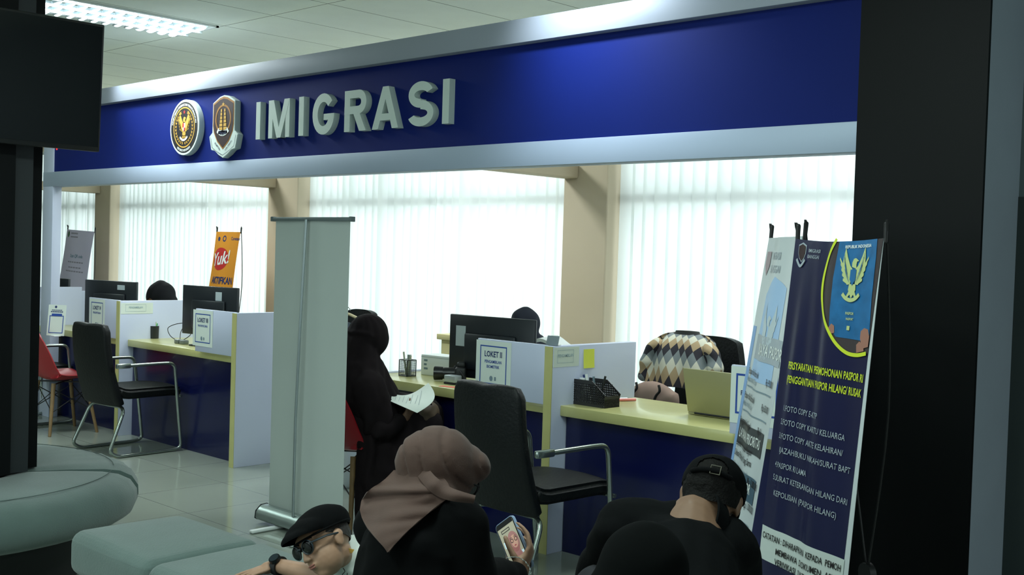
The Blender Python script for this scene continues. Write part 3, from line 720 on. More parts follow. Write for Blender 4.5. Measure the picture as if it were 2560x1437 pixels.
t=thing('waste_bin','white round bin behind the red chair of the seated woman','bin',(-5.78,.25,0))
obj('body',G().lathe([(0,0),(.11,0),(.125,.02),(.15,.30),(.155,.31),(.145,.31),(.12,.03),(0,.03)],28,M.Translation((-5.78,.25,0))),m_white,t,world=True)
obj('rim',G().lathe([(.148,.30),(.158,.30),(.158,.318),(.148,.318)],28,M.Translation((-5.78,.25,0))),m_white,t,world=True)
# ================================================================ standing banners
m_vinyl=mat('banner_vinyl',(206,214,216),.35,noise=(3,.02),trans=.22)
m_vinw=mat('banner_white',(196,206,202),.55,noise=(3,.02),trans=.12)
m_bnavy=mat('banner_navy',(22,24,58),.3,noise=(3,.05)); m_bcyan=mat('passport_blue',(30,96,146),.35,noise=(24,.18)); m_lime=mat('lime_print',(190,204,40),.5)
m_pale=mat('pale_print',(150,160,168),.5); m_skinp=mat('skin_print',(150,104,88),.5); m_charb=mat('charcoal_band',(48,54,56),.5); m_steel=mat('steel_band',(56,82,98),.5)
m_lgold=mat('pale_gold_print',(176,188,128),.5); m_brownp=mat('brown_photo_print',(52,44,46),.5); m_slateblue=mat('pale_blue_print',(120,158,206),.5)
# roll-up seen from behind
RY=-.70; RX0,RX1=-5.235,-4.565
t=thing('roll_up_banner','tall pale roll-up banner seen from behind with silver base','banner',((RX0+RX1)/2,RY,0))
def rs(u,v): return V((RX0+.012+(RX1-RX0-.024)*u,RY+.012+.004*math.sin(u*9),.10+1.555*v))
obj('sheet',G().shell(rs,16,24,.0014),m_vinw,t,world=True)
prof=[(-.055,.03),(-.05,.07),(-.02,.098),(.02,.100),(.045,.08),(.05,.035),(.03,.022),(-.04,.02)]
g=G(); g.prism(prof,-.02,RX1-RX0+.02,basis((0,1,0),(0,0,1),(1,0,0),(RX0,RY,0)),.004); obj('cassette',g,mat('cassette_aluminium',(170,182,180),.3,.8),t,world=True)
for x in (RX0-.021,RX1+.020): obj('end_cap',G().prism([(a*1.05,b*1.03) for a,b in prof],0,.004,basis((0,1,0),(0,0,1),(1,0,0),(x-.002,RY,0))),mat('cap_grey',(60,66,68),.5),t,world=True)
for x in (RX0+.16,RX1-.16): obj('foot',G().box((x,RY-.05,.010),(.035,.30,.018),None,.008,3),m_white,t,world=True)
pp=(RX0+RX1)/2-.02
obj('pole',G().tube([(pp-.02,RY-.030,.09),(pp-.015,RY-.034,.6),(pp,RY-.03,1.1),(pp+.01,RY-.016,1.655)],.0075,8),mat('pole_grey',(150,162,162),.3,.6),t,world=True)
obj('top_rail',G().bb((RX0-.002,RY-.004,1.648),(RX1+.002,RY+.022,1.668),.004),mat('rail_grey',(120,132,134),.4,.4),t,world=True)
for x in (RX0-.008,RX1+.008): obj('rail_cap',G().box((x,RY+.009,1.658),(.014,.032,.026),None,.003),mat('cap_grey2',(96,108,110),.5),t,world=True)
s=Sheet(t,rs,-.0014)
m_ghost=mat('show_through_print',(180,190,188),.6)
obj('show_through',joinm(*[mapmesh(flatrect(.13+.105*k,.885,.13+.105*k+.09,.897),lambda x,y:s.at(x,y,-.0013)) for k in range(7)],mapmesh(disc2d(.5,.937,.05,.022),lambda x,y:s.at(x,y,-.0013))),m_ghost,t,0,world=True)
# X-banner helper
def xframe(t,S,w,h,n,up,wd,base,clipz=None):
    nb=-n   # towards the back
    hub=base+wd*(w/2)+up*(h*.42)+nb*.24; hub.z=.48
    m=m_wire
    for u in (0,1):
        tip=S(u*w,h)+up*.045+nb*.004
        a=obj('arm',G().tube(smoothpath([hub,hub.lerp(S(u*w,h),.5)+nb*.05,S(u*w,h)+nb*.012,tip],5),.0042,6),m,t,world=True)
        obj('arm_tip',G().cap(S(u*w,h)+nb*.008-up*.01,tip,.0075,.0085),m,t,world=True)
        lo=S(u*w,0.0)+nb*.004
        obj('lower_arm',G().tube([hub,lo],.0042,6),m,t,world=True); obj('hook',G().cap(lo-up*.0,lo+up*.02,.006),m,t,world=True)
    ft=hub+nb*.36; ft.z=.008; ft2=hub+nb*.05+wd*.18; ft2.z=.008
    obj('rear_leg',G().tube([hub,ft],.006,6),mat('leg_grey',(52,58,60),.35,.4),t,world=True); obj('rear_leg',G().tube([hub,ft2],.006,6),mat('leg_grey',(52,58,60),.35,.4),t,world=True)
    obj('hub',G().cyl(hub+nb*.012,hub-nb*.012,.035),m,t,world=True)
def plane(TL,adeg,lean,h):
    a=R(adeg); wd=V((math.cos(a),math.sin(a),0)); n=V((wd.y,-wd.x,0)); up=-n*math.sin(R(lean))+V((0,0,math.cos(R(lean))))
    return wd,n,up,TL-up*h
# --- blue banner
w,h=.50,1.53; wd,n,up,BL=plane(V((-2.0423,-.7177,1.5909)),-28.07,4.86,h)
def SB(u,v):
    q=u/w; vv=v/h
    c=.012*math.sin(q*PI*1.0)*(1-vv*.5)+.010*math.exp(-((q-.18)/.07)**2)*math.sin(min(1,max(0,(1-vv)*1.4))*PI)-.006*math.exp(-((q-.42-.1*(1-vv))/.06)**2)+.006*math.sin(q*11+vv*3)*(1-vv*.3)
    sag=-.010*math.sin(q*PI)*max(0,vv-.8)/.2
    return BL+wd*u+up*(v+sag)+n*c
t=thing('banner_stand','dark blue X-banner with a passport picture listing replacement requirements','banner',(BL+wd*.25).to_tuple()[:2]+(0,),group='X-banners on stands')
obj('sheet',G().shell(lambda a,b:SB(a*w,b*h),90,90,.0012),m_vinyl,t,60,world=True)
s=Sheet(t,SB,.0014,.016)
def uvB(px,py,BL=BL,wd=wd,n=n,up=up):
    d=CF+CR*((px-1280)/F)-CU*((py-718.5)/F); nn=wd.cross(up); k=(BL-CP).dot(nn)/d.dot(nn); p=CP+d*k-BL; return p.dot(wd),p.dot(up)
wr=lambda v:w-.034*max(0,1-v/h)**.6
def gridprint(fr,nv=40): 
    g=G(); g.surf(lambda a,b:(fr(a,b)[0],fr(a,b)[1],0),26,nv); return g.mesh()
s.put('printed_field',gridprint(lambda a,b:(wr(h*b)*a,h*b)),m_bnavy,1)
def line(sheet,uv,body,L,Rr,cap,m,bold=.01,layer=3,name='lettering'):
    u0,v0=uv(*L); u1,v1=uv(*Rr); uc,vc=uv(L[0],L[1]-cap)
    hh=abs(vc-v0)/.72; me=txt(body,hh,bold)
    xs=[v.co.x for v in me.vertices]; x0,x1=min(xs),max(xs); k=(u1-u0)/(x1-x0); dv=0
    mapmesh(me,lambda x,y:(u0+(x-x0)*k,v0+y,0)); return sheet.put(name,me,m,layer)
def shear(me,k,v0): return mapmesh(me,lambda x,y:(x+(y-v0)*k,y,0))
# passport photo inside a lime ring
PU=lambda x,y:uvB(x,y)
def clipR(pts): return [(min(u,wr(v)),min(v,h)) for u,v in pts]
ringp=[PU(*q) for q in ((2102,590),(2085,625),(2072,665),(2064,705),(2062,745),(2067,785),(2080,825),(2098,860),(2120,882),(2145,888),(2170,884))]
photo=clipR(ringp+[(wr(PU(2170,884)[1]),PU(2170,884)[1]),(w,PU(2218,600)[1]),(w,h)])
s.put('photo_ground',polymesh(photo),m_brownp,2)
ps=clipR([PU(*q) for q in ((2108,592),(2200,592),(2196,640),(2184,750),(2178,838),(2157,852),(2096,842),(2082,815),(2084,770),(2092,690))])
s.put('passport_cover',polymesh(ps),m_bcyan,3)
s.put('lime_ring',stroke2d(ringp,.012),m_lime,4)
s.put('finger',joinm(*[polymesh(clipR([PU(a+dx,b+dy) for dx,dy in q])) for a,b,q in ((2168,838,((-14,8),(-12,-10),(-2,-18),(8,-14),(12,4),(10,30),(-8,34))),(2152,868,((-8,14),(-8,-6),(0,-14),(10,-8),(12,10))),(2088,822,((-8,-2),(0,-14),(6,-8),(6,10),(0,12))))]),m_skinp,4)
cu,cv=PU(2138,690); k=.125
s.put('eagle',shift(eagle2d(k*1.0),cu,cv-.01),m_lgold,5); s.put('shield',shift(polymesh(shield2d(k)),cu,cv-.01),m_bcyan,6); s.put('ribbon',shift(ribbon2d(k),cu,cv-.01),m_lgold,6)
s.put('feather_lines',joinm(*[shift(stroke2d([(sg*k*(.13+.045*q),k*(-.04+.10*q)),(sg*k*(.24+.04*q),k*(.10+.12*q)),(sg*k*(.34+.018*q),k*(.30+.10*q))],.0016),cu,cv-.01) for sg in (-1,1) for q in range(5)]),m_bcyan,7)
s.put('passport_chip',shift(flatrect(-.007,-.007,.007,.007),*PU(2125,820)),m_lgold,5)
line(s,uvB,'REPUBLIK INDONESIA',(2121,615),(2186,614),8,m_wp,.02,5)
line(s,uvB,'PASPOR',(2119,785),(2138,787),7,m_lgold,.02,5); line(s,uvB,'PASSPORT',(2120,799),(2137,801),6,m_lgold,.02,5)
line(s,uvB,'IMIGRASI',(2025,627),(2058,627),9,m_pale,.01); line(s,uvB,'BANGGAI',(2022,642),(2054,643),9,m_pale,.01)
cu,cv=PU(2007,631); kk=.075
s.put('shield_logo',joinm(*[shift(polymesh([(x*kk/.4,y*kk/.4) for x,y in ((-.13,.15),(0,.2),(.13,.15),(.13,0),(.08,-.1),(0,-.17),(-.08,-.1),(-.13,0))]),cu,cv)]),m_pale,2)
s.put('shield_logo_field',joinm(*[shift(polymesh([(x*kk/.47,y*kk/.47) for x,y in ((-.13,.15),(0,.2),(.13,.15),(.13,0),(.08,-.1),(0,-.17),(-.08,-.1),(-.13,0))]),cu,cv)]),m_maroon,3)
s.put('shield_logo_ribbon',shift(stroke2d([(-.026,-.022),(0,-.045),(.026,-.022)],.01),cu,cv),m_pale,4)
line(s,uvB,'PERSYARATAN PERMOHONAN PASPOR RI',(1977,921),(2160,957),19,m_lime,.018); line(s,uvB,'(PENGGANTIAN PASPOR HILANG/ RUSAK',(1974,955),(2155,996),19,m_lime,.018)
for body,Lp,Rp in (('1.FOTO COPY E-KTP',(1967,1026),(2052,1047)),('2.FOTO COPY KARTU KELUARGA',(1959,1059),(2113,1105)),('3.FOTO COPY AKTE KELAHIRAN/',(1955,1094),(2108,1143)),('IJAZAH/BUKU NIKAH/SURAT BAPT',(1957,1130),(2126,1187)),('4.PASPOR RI LAMA',(1945,1165),(2020,1191)),('5.SURAT KETERANGAN HILANG DARI',(1940,1197),(2118,1265)),('KEPOLISIAN (PASPOR HILANG)',(1942,1237),(2092,1297))):
    line(s,uvB,body,Lp,Rp,15,m_pale,.004)
bx=[PU(1917,1312),PU(2106,1396)]
v1=bx[0][1]; v0=PU(1905,1392)[1]
s.put('note_box',gridprint(lambda a,b:(max(.0,.0)+(wr(v1)-.002)*a+.006,v0+(v1-v0)*b-.05*(a)*(1-b)*.0),4),m_vinw,2)
for body,Lp,Rp in (('CATATAN : DIHARAPKAN  KEPADA  PEMOH',(1914,1341),(2102,1427)),('MEMBAWA  DOKUMEN  ASLI U',(1945,1385),(2100,1462)),('VERIVIKASI  DATA',(1942,1410),(2030,1452))):
    line(s,uvB,body,Lp,Rp,16,m_ink,.012,4)
xframe(t,SB,w,h,n,up,wd,BL)
# --- white price banner
w2,h2=.50,1.53; wd2,n2,up2,BL2=plane(V((-2.3962,-.3041,1.6023)),-45.49,7.62,h2)
def SW(u,v):
    q=u/w2; vv=v/h2; c=.010*math.sin(q*PI)+.004*math.sin(q*13+vv*2)
    return BL2+wd2*u+up2*v+n2*c
t=thing('banner_stand','narrow white X-banner with price list behind the dark blue banner','banner',(BL2+wd2*.25).to_tuple()[:2]+(0,),group='X-banners on stands')
obj('sheet',G().shell(lambda a,b:SW(a*w2,b*h2),80,80,.0012),m_vinyl,t,60,world=True)
s2=Sheet(t,SW,.0014,.016)
def uvW(px,py): return uvB(px,py,BL2,wd2,n2,up2)
def quadp(pts): 
    P=[uvW(*q) for q in pts]; g=G(); g.surf(lambda a,b:tuple((1-a)*((1-b)*P[0][i]+b*P[3][i])+a*((1-b)*P[1][i]+b*P[2][i]) for i in (0,1))+(0,),10,8); return g.mesh()
def rectp(u0,u1,va,vb): 
    g=G(); g.surf(lambda a,b:(u0+(u1-u0)*a,va+(vb-va)*b,0),12,6); return g.mesh()
vv=lambda y,x=1900:uvW(x,y)[1]
s2.put('blue_wash',rectp(.0,.055,0,h2-.35),m_slateblue,1)
pw=[(.09,1.0),(.42,1.0),(.42,1.36),(.25,1.40),(.12,1.33)]
s2.put('passport_picture',polymesh([(a,b-.02) for a,b in pw]),mat('faint_blue_print',(150,182,216),.5),1)
s2.put('passport_eagle',shift(eagle2d(.16),.27,1.14),mat('faint_cream_print',(176,190,196),.5),2)
s2.put('logo',shift(polymesh([(-.03,.045),(.03,.045),(.03,-.01),(0,-.05),(-.03,-.01)]),.06,1.43),mat('faint_red_print',(150,130,136),.5),2)
v_a=uvW(1918,845)[1]
for i,b in enumerate(('IMIGRASI','BANGGAI')): s2.put('logo_lettering',shift(txt(b,.04,.01),.12,1.445-.05*i),m_pale,2)
vb=uvW(1915,877)[1]
s2.put('heading_band',rectp(.10,w2-.005,vb-.04,vb+.055),m_pale,2); s2.put('heading',shift(txt('BIAYA PASPOR',.062,.012,'LEFT',.78),.19,vb-.018),m_wp,3)
rows=[((1878,925),'Paspor Biasa Elektronik',(1876,944),'Masa berlaku 10 Tahun',(1921,957),'Rp 950.000'),((1868,985),'Paspor Biasa Elektronik',(1866,1004),'Masa berlaku 5 Tahun',(1910,1019),'Rp 650.000'),((1857,1046),'Penggantian Satu Tanggal',None,'',(1901,1078),'Rp 0')]
for pa,a_,pb,b_,pc_,c_ in rows:
    u0,v0=uvW(*pa); s2.put('lettering',shift(txt(a_,.034,.014,'LEFT',.62),u0,v0-.012),m_ink,3)
    if pb: u1,v1_=uvW(*pb); s2.put('lettering',shift(txt(b_,.030,.006,'LEFT',.66),u0,v1_-.012),m_pgrey,3)
    u2,v2=uvW(*pc_); s2.put('price',shift(txt(c_,.036,.014,'LEFT',.62),min(u2,.355),v2-.012),m_ink,3)
for q in ((1870,961),(1860,1021)):
    v0=uvW(*q)[1]; s2.put('rule',rectp(.07,w2-.05,v0-.003,v0+.002),m_pgrey,2)
v0=uvW(1878,1095)[1]; s2.put('heading_band',rectp(.06,w2-.05,v0-.045,v0+.045),m_charb,2); s2.put('heading',shift(txt('LAYANAN PRIORITAS',.052,.012,'CENTER',.66),.25,v0-.018),m_wp,3)
v0=uvW(1870,1150)[1]
for i,b in enumerate(('Layanan Percepatan Paspor','Selesai Pada Hari Yang Sama')): s2.put('lettering',shift(txt(b,.034,.014,'LEFT',.72),.07,v0+.03-.04*i),m_ink,3)
s2.put('lettering',shift(txt('(Biaya belum termasuk paspor)',.026,.004,'LEFT',.8),.07,v0-.05),m_pgrey,3)
s2.put('price',shift(txt('Rp 1.000.000',.036,.014,'LEFT',.72),.34,v0-.075),m_ink,3)
v0=uvW(1868,1215)[1]; s2.put('heading_band',rectp(.06,w2-.05,v0-.045,v0+.045),m_steel,2); s2.put('heading',shift(txt('DENDA PASPOR',.052,.012,'CENTER',.72),.25,v0-.018),m_wp,3)
v0=uvW(1875,1262)[1]; s2.put('price',shift(txt('Rp 1.000.000',.036,.014,'LEFT',.72),.34,v0-.02),m_ink,3); s2.put('rule',rectp(.06,w2-.05,v0-.075,v0-.07),m_pgrey,2)
xframe(t,SW,w2,h2,n2,up2,wd2,BL2)
# --- banners at the back wall
def back_banner(TLp,TRp,Y,hh,slant,label,name='banner_stand'):
    TL=hit(*TLp,1,Y); TR=hit(*TRp,1,Y); wv=(TR-TL); W_=wv.length; wd=wv.normalized(); up=V((math.sin(R(slant)),math.sin(R(5)),1)).normalized(); n=V((wd.y,-wd.x,0)).normalized()
    B0=TL-up*hh
    S=lambda u,v:B0+wd*u+up*v+n*(.012*math.sin(u/W_*PI)+.008*math.sin(u/W_*9+v*4))
    t=thing(name,label,'banner',((B0+wd*W_/2).x,Y,0),group='X-banners on stands')
    return t,S,W_,hh,n,up,wd,B0
m_orange=mat('orange_print',(214,144,46),.5,trans=.12); m_qw=mat('pale_banner_vinyl',(214,210,226),.5,trans=.32)
t,S,W_,hh,n,up,wd,B0=back_banner((541,579),(602,580),2.55,1.55,4.5,'orange X-banner reading Yuk AKTIFKAN AKUN by the window')
obj('sheet',G().shell(lambda a,b:S(a*W_,b*hh),24,24,.0012),m_orange,t,60,world=True); s=Sheet(t,S,.0016,.05)
s.put('red_disc',disc2d(W_*.36,hh-.30,W_*.30,.125),m_red,1)
s.put('script_lettering',mapmesh(txt('Yuk!',.2,.02,'CENTER',.85),lambda x,y:(W_*.38+x+y*.1,hh-.36+y+x*.15,0)),m_wp,2)
s.put('lettering',shift(txt('AKTIFKAN',.105,.025,'LEFT',.82),W_*.10,hh-.57),m_ptext,2); s.put('lettering',shift(txt('AKUN',.105,.025,'LEFT',.9),W_*.10,hh-.685),m_ptext,2)
s.put('logo',joinm(disc2d(W_*.42,hh-.075,.03,.034,20,.6),disc2d(W_*.22,hh-.08,.024)),m_ptext,1); s.put('logo_lettering',shift(txt('Coretax',.05,.02),W_*.68,hh-.09),m_ptext,1)
xframe(t,S,W_,hh,n,up,wd,B0)
t,S,W_,hh,n,up,wd,B0=back_banner((168,573),(237,579),2.55,1.55,7,'pale X-banner with small print near the left window')
obj('sheet',G().shell(lambda a,b:S(a*W_,b*hh),24,24,.0012),m_qw,t,60,world=True); s=Sheet(t,S,.0016,.05)
s.put('lettering',shift(txt('Scan QR code',.06,.015,'CENTER',.9),W_*.52,hh-.36),mat('teal_print',(70,120,140),.6),1)
m_fnt=mat('faint_grey_print',(150,146,160),.6)
for wq,z in ((.52,.43),(.42,.50),(.62,.55),(.72,1.13),(.62,1.22),(.56,1.29)):
    n_=int(wq*14); s.put('small_print',joinm(*[flatrect(W_*(.52-wq/2+wq*k/n_),hh-z,W_*(.52-wq/2+wq*(k+.8)/n_),hh-z+.016) for k in range(n_)]),m_fnt,1)
s.put('green_mark',disc2d(W_*.52,hh-.80,.035,.05),mat('green_print',(60,110,80),.5),1)
s.put('logo',disc2d(W_*.12,hh-.06,.035,.04),mat('green_print',(60,110,80),.5),1); s.put('logo_lettering',joinm(flatrect(W_*.22,hh-.055,W_*.44,hh-.035),flatrect(W_*.22,hh-.10,W_*.46,hh-.083)),m_fnt,1)
xframe(t,S,W_,hh,n,up,wd,B0)
# ================================================================ things on the counters
def prj(P):
    d=V(P)-CP; z=d.dot(CF); return (1280+F*d.dot(CR)/z,718.5-F*d.dot(CU)/z)
m_mon=mat('monitor_black',(20,26,32),.35,noise=(3,.05)); m_stick=mat('sticker_white',(170,182,186),.5)
def monitor(label,pxL,pxR,pyR,Y,w,h,sticker,a_pref=0):
    Rt=hit(pxR,pyR,1,Y); best=None
    for k in range(-60,61):
        a=R(k*.75+a_pref); L=Rt-V((math.cos(a),math.sin(a),0))*w; e=abs(prj(L)[0]-pxL)+abs(k)*.01
        if best is None or e<best[0]: best=(e,a)
    a=best[1]; c=Rt-V((math.cos(a),math.sin(a),0))*w/2; zt=Rt.z
    t=thing('monitor',label,'monitor',(c.x,c.y,.75),a,'computer monitors on the counters')
    z0=zt-.75-h
    obj('housing',G().bb((-w/2,-.012,z0),(w/2,.012,z0+h),.006),m_mon,t)
    obj('rear_bulge',G().bb((-w*.3,-.03,z0+.05),(w*.3,-.01,z0+h*.72),.012),m_mon,t)
    obj('screen',G().bb((-w/2+.012,.0121,z0+.02),(w/2-.012,.0135,z0+h-.012)),mat('screen_grey',(90,104,112),.3,emit=.25),t)
    obj('stand_neck',G().bb((-.03,-.045,.012),(.03,-.025,z0+h*.45),.006),m_mon,t)
    obj('stand_base',G().bb((-.12,-.10,0),(.12,.10,.012),.006),m_mon,t)
    if sticker:
        u,v,sw,sh_=sticker; obj('sticker',G().bb((u*w-sw/2,-.0315 if abs(u)<.3 and v<.72 else -.0132,z0+v*h-sh_/2),(u*w+sw/2,-.030 if abs(u)<.3 and v<.72 else -.012,z0+v*h+sh_/2)),m_stick,t)
    return t
monitor('computer monitor behind the sign LOKET III, seen from the back',460,597,720,.36,.62,.37,(.17,.76,.07,.10))
monitor('computer monitor behind the sign LOKET IV, seen from the back',215,344,705,.36,.60,.37,(.21,.86,.085,.04))
monitor('large computer monitor behind the sign LOKET II, seen from the back',1128,1341,800,.46,.64,.37,(-.36,.66,.075,.12))
monitor('computer monitor farthest left, top edge showing above the partition',112,174,697,.42,.42,.34,None)
m_pen=mat('pale_pen',(190,198,180),.4); m_green=mat('green_plastic',(60,170,90),.4); m_pink=mat('pink_plastic',(220,130,124),.4); m_mesh=mat('black_mesh',(22,26,26),.5)
def pen_cup(loc,label,sq,items):
    t=thing('pen_cup',label,'pen cup',loc)
    g=G(); W=.036; hh=.098
    if sq:
        for a,b in (((-W,-W),(W,-W)),((W,-W),(W,W)),((W,W),(-W,W)),((-W,W),(-W,-W))):
            g.tube([(a[0],a[1],hh),(b[0],b[1],hh)],.003,6); g.tube([(a[0],a[1],.003),(b[0],b[1],.003)],.003,6); g.tube([(a[0],a[1],0),(a[0],a[1],hh)],.0028,6)
            for k in range(1,9):
                q=k/9; x=a[0]+(b[0]-a[0])*q; y=a[1]+(b[1]-a[1])*q; g.tube([(x,y,.003),(x,y,hh)],.0008,4)
            for k in range(1,9): g.tube([(a[0],a[1],hh*k/9),(b[0],b[1],hh*k/9)],.0008,4)
        g.bb((-W,-W,0),(W,W,.002))
    else: g.lathe([(0,0),(.036,0),(.038,.1),(.035,.1),(.033,.004),(0,.004)],24)
    obj('basket',g,m_mesh,t)
    for i,(x,y,tx,ty,L,r,m) in enumerate(items): obj('pen',G().cyl((x,y,.004),(x+tx,y+ty,L),r,r,10),m,t)
    return t
c=hit(1012,940,2,.75); pen_cup((c.x,c.y+.02,.75),'black mesh pen cup on the LOKET II counter beside a white box',True,[(-.01,0,-.024,-.005,.145,.006,m_pen),(.008,.006,.0,.0,.13,.013,mat('glue_stick',(150,160,156),.4)),(.0,-.01,.03,.01,.125,.005,m_pen),(-.015,.012,-.005,.012,.11,.004,m_mesh)])
c=hit(379,846,2,.75); pen_cup((c.x,c.y+.02,.75),'black pen cup on the LOKET III counter near the cables',False,[(-.012,0,-.03,0,.15,.006,m_pen),(.012,.0,.018,0,.135,.004,m_pen),(0,.01,.01,.01,.12,.005,m_green),(.0,-.012,-.008,-.006,.11,.004,m_pen)])
# white box, camera, card reader, papers
a=hit(1032,937,2,.75); b=hit(1062,944,2,.75)
t=thing('carton','white carton beside the pen cup on the LOKET II counter','box',(-5.12,.50,.75),R(6))
obj('box',G().bb((-.14,-.07,0),(.14,.07,.125),.003),m_white,t); obj('lid_line',G().bb((-.141,-.0715,.112),(.141,.0715,.1135)),m_pale,t)
for k,(w_,z_) in enumerate(((.028,.085),(.022,.06),(.030,.035))): obj('print_mark',G().bb((-.115,-.0708,z_),(-.115+w_,-.0698,z_+.012)),m_pgrey,t)
c=hit(1150,953,2,.75)
t=thing('camera','black camera with long lens lying on the LOKET II counter','camera',(c.x,c.y,.75),R(-46))
obj('body',G().bb((-.065,-.03,.0),(.065,.035,.085),.012,3).bb((-.025,-.02,.08),(.025,.03,.115),.012,3),m_mesh,t)
obj('lens',G().cyl((0,-.03,.045),(0,-.10,.045),.036,.036,24,.004).cyl((0,-.10,.045),(0,-.155,.045),.039,.042,24,.003),mat('lens_black',(18,20,22),.3),t)
obj('front_glass',G().cyl((0,-.154,.045),(0,-.1565,.045),.032,.032,24),mat('lens_glass',(50,40,44),.08,coat=.6),t)
obj('grip',G().cap((-.06,-.028,.015),(-.06,-.028,.075),.016),m_rub,t)
obj('strap',G().tube(smoothpath([(.065,0,.07),(.10,.02,.05),(.12,.05,.012),(.07,.10,.006),(.0,.11,.006)],6),.005,6),m_rub,t)
c=hit(1124,960,2,.75)
t=thing('card_reader','small silver card reader near the front edge of the LOKET II counter','card reader',(c.x+.01,c.y+.015,.75),R(4))
obj('base',G().bb((-.045,-.03,0),(.045,.03,.012),.003),m_rub,t); obj('case',G().bb((-.043,-.03,.012),(.043,.03,.052),.005),mat('reader_silver',(176,186,190),.3,.4),t)
c=hit(1118,966,2,.751)
solo('red_sheet',G().box((c.x+.02,c.y+.005,.7512),(.13,.045,.0014),rotm(0,0,.25)),mat('salmon_paper',(226,120,100),.7),'salmon coloured slip lying by the silver card reader','paper')
c=hit(1165,938,2,.75)
solo('green_tape',G().lathe([(.02,0),(.034,0),(.034,.022),(.02,.022),(.02,0)],24,M.Translation((c.x,c.y+.05,.7502))),m_green,'green tape roll behind the camera on the LOKET II counter','tape')
# black basket with pens at LOKET I
c=hit(1440,1011,2,.75)
t=thing('desk_basket','black slotted plastic basket with sloped front on the right counter','basket',(-3.70,.235,.75),R(-90))
g=G(); m_bask=mat('basket_black',(30,30,30),.5)
prof=[(-.10,0),(.095,0),(.11,.065),(.02,.13),(-.115,.13)]
def side(x,th):
    # wall plate with real slots, drawn as strips
    g.prism([(-.10,0),(.095,0),(.097,.016),(-.102,.016)],x-th/2,x+th/2,basis((0,1,0),(0,0,1),(1,0,0)))
    g.prism([(-.112,.108),(.045,.108),(.02,.13),(-.115,.13)],x-th/2,x+th/2,basis((0,1,0),(0,0,1),(1,0,0)))
    g.prism([(.045,.108),(.105,.05),(.11,.065),(.02,.13)],x-th/2,x+th/2,basis((0,1,0),(0,0,1),(1,0,0)))
    for k in range(19):
        y=-.108+k*.0112; top=.112 if y<.045 else .112-(y-.045)*.95
        g.bb((x-th/2,y,.014),(x+th/2,y+.0062,top))
    for k in range(1,8):
        z=.016+k*.0115; ymax=.05 if z>.1 else .10-max(0,z-.05)*1.0+.0
        g.bb((x-th/2,-.108,z),(x+th/2,ymax,z+.0048))
side(-.06,.004); side(.06,.004)
g.bb((-.06,-.104,0),(.06,.096,.004))
for y,zt in ((-.112,.13),(.102,.058)):
    for k in range(11): x=-.06+k*.0112; g.bb((x,y-.002,0),(x+.006,y+.002,zt))
    for k in range(12 if zt>.1 else 5): g.bb((-.06,y-.002,k*.0115),(.06,y+.002,k*.0115+.005))
    g.bb((-.062,y-.003,zt-.014),(.062,y+.003,zt))
obj('tray',g,m_bask,t)
for x,y,tx,ty,L,r,m_ in ((-.02,.0,-.012,.03,.15,.006,m_mesh),(.02,-.02,.0,-.035,.155,.007,m_wp),(.0,-.05,.01,-.03,.15,.006,m_ptext),(.03,-.06,.0,-.01,.135,.016,m_white),(-.03,-.03,.02,.0,.145,.006,m_pgrey)): obj('pen',G().cyl((x,y,.006),(x+tx,y+ty,L),r,r,10),m_,t)
p=hit(1558,1000,2,.757)
solo('highlighter',G().cyl((p.x-.035,p.y-.06,.758),(p.x+.03,p.y+.07,.758),.0075,.0075,12,.002),m_pink,'pink highlighter lying on the right counter','pen')
t=thing('marker_pen','white marker with green cap lying beside the pink highlighter','pen',(p.x-.03,p.y+.01,.75))
obj('barrel',G().cyl((p.x-.055,p.y-.035,.758),(p.x-.02,p.y+.06,.758),.0075,.0075,12,.002),m_white,t,world=True); obj('cap',G().cyl((p.x-.072,p.y-.08,.758),(p.x-.055,p.y-.036,.758),.0085,.0085,12,.002),m_green,t,world=True)
# laptop
a=hit(1722,1034,2,.752)
t=thing('laptop','olive gold laptop with its lid toward the camera on the right counter','laptop',(a.x+.16,.37,.75))
m_lap=mat('laptop_gold',(150,147,108),.4,.2)
obj('base',G().bb((-.16,.0,.002),(.16,.225,.016),.004),m_lap,t)
lid=obj('lid',G().bb((-.16,-.004,0),(.16,.004,.222),.0035,2),m_lap,t); lid.matrix_local=M.Translation((0,.0,.016))@M.Rotation(R(14),4,'X')
sc_=obj('screen',G().bb((-.15,.0041,.012),(.15,.005,.212)),mat('screen_grey2',(80,92,100),.3,emit=.2),t); sc_.matrix_local=lid.matrix_local.copy()
obj('hinge',G().cyl((-.12,.0,.012),(.12,.0,.012),.006,.006,10),m_rub,t)
# small stand on the divider top, cables, adapter, code card, phone holder
t=thing('mini_stand','small grey display stand on top of the LOKET II divider','stand',(-3.835,.034,1.0535),R(10))
o_=obj('plate',G().bb((-.035,-.002,.0),(.035,.002,.05),.001),mat('stand_grey',(110,122,126),.4),t); o_.matrix_local=M.Rotation(R(-18),4,'X')
o_=obj('prop',G().bb((-.034,.0,.0),(.034,.034,.004)),m_white,t)
c=hit(455,860,2,.75)
t=thing('power_adapter','grey power adapters on the LOKET III counter beside the notice','adapter',(c.x,c.y,.75))
m_ad=mat('adapter_grey',(120,128,124),.35,.3)
for x in (-.055,.02): obj('block',G().bb((x-.03,-.02,0),(x+.03,.03,.032),.006),m_ad,t)
q=hit(445,845,2,.76); z=V((0,0,1))
for k,(pts) in enumerate(([(440,850,.27),(425,838,.30),(420,820,.34),(440,810,.38),(470,806,.42)],[(450,850,.27),(452,830,.33),(462,812,.38)],[(455,852,.28),(475,838,.33),(478,826,.38)])):
    P=[hit(a_,b_,1,y) for a_,b_,y in pts]; obj('cable',G().tube(smoothpath(P,6),.003,6),m_rub,t,world=True)
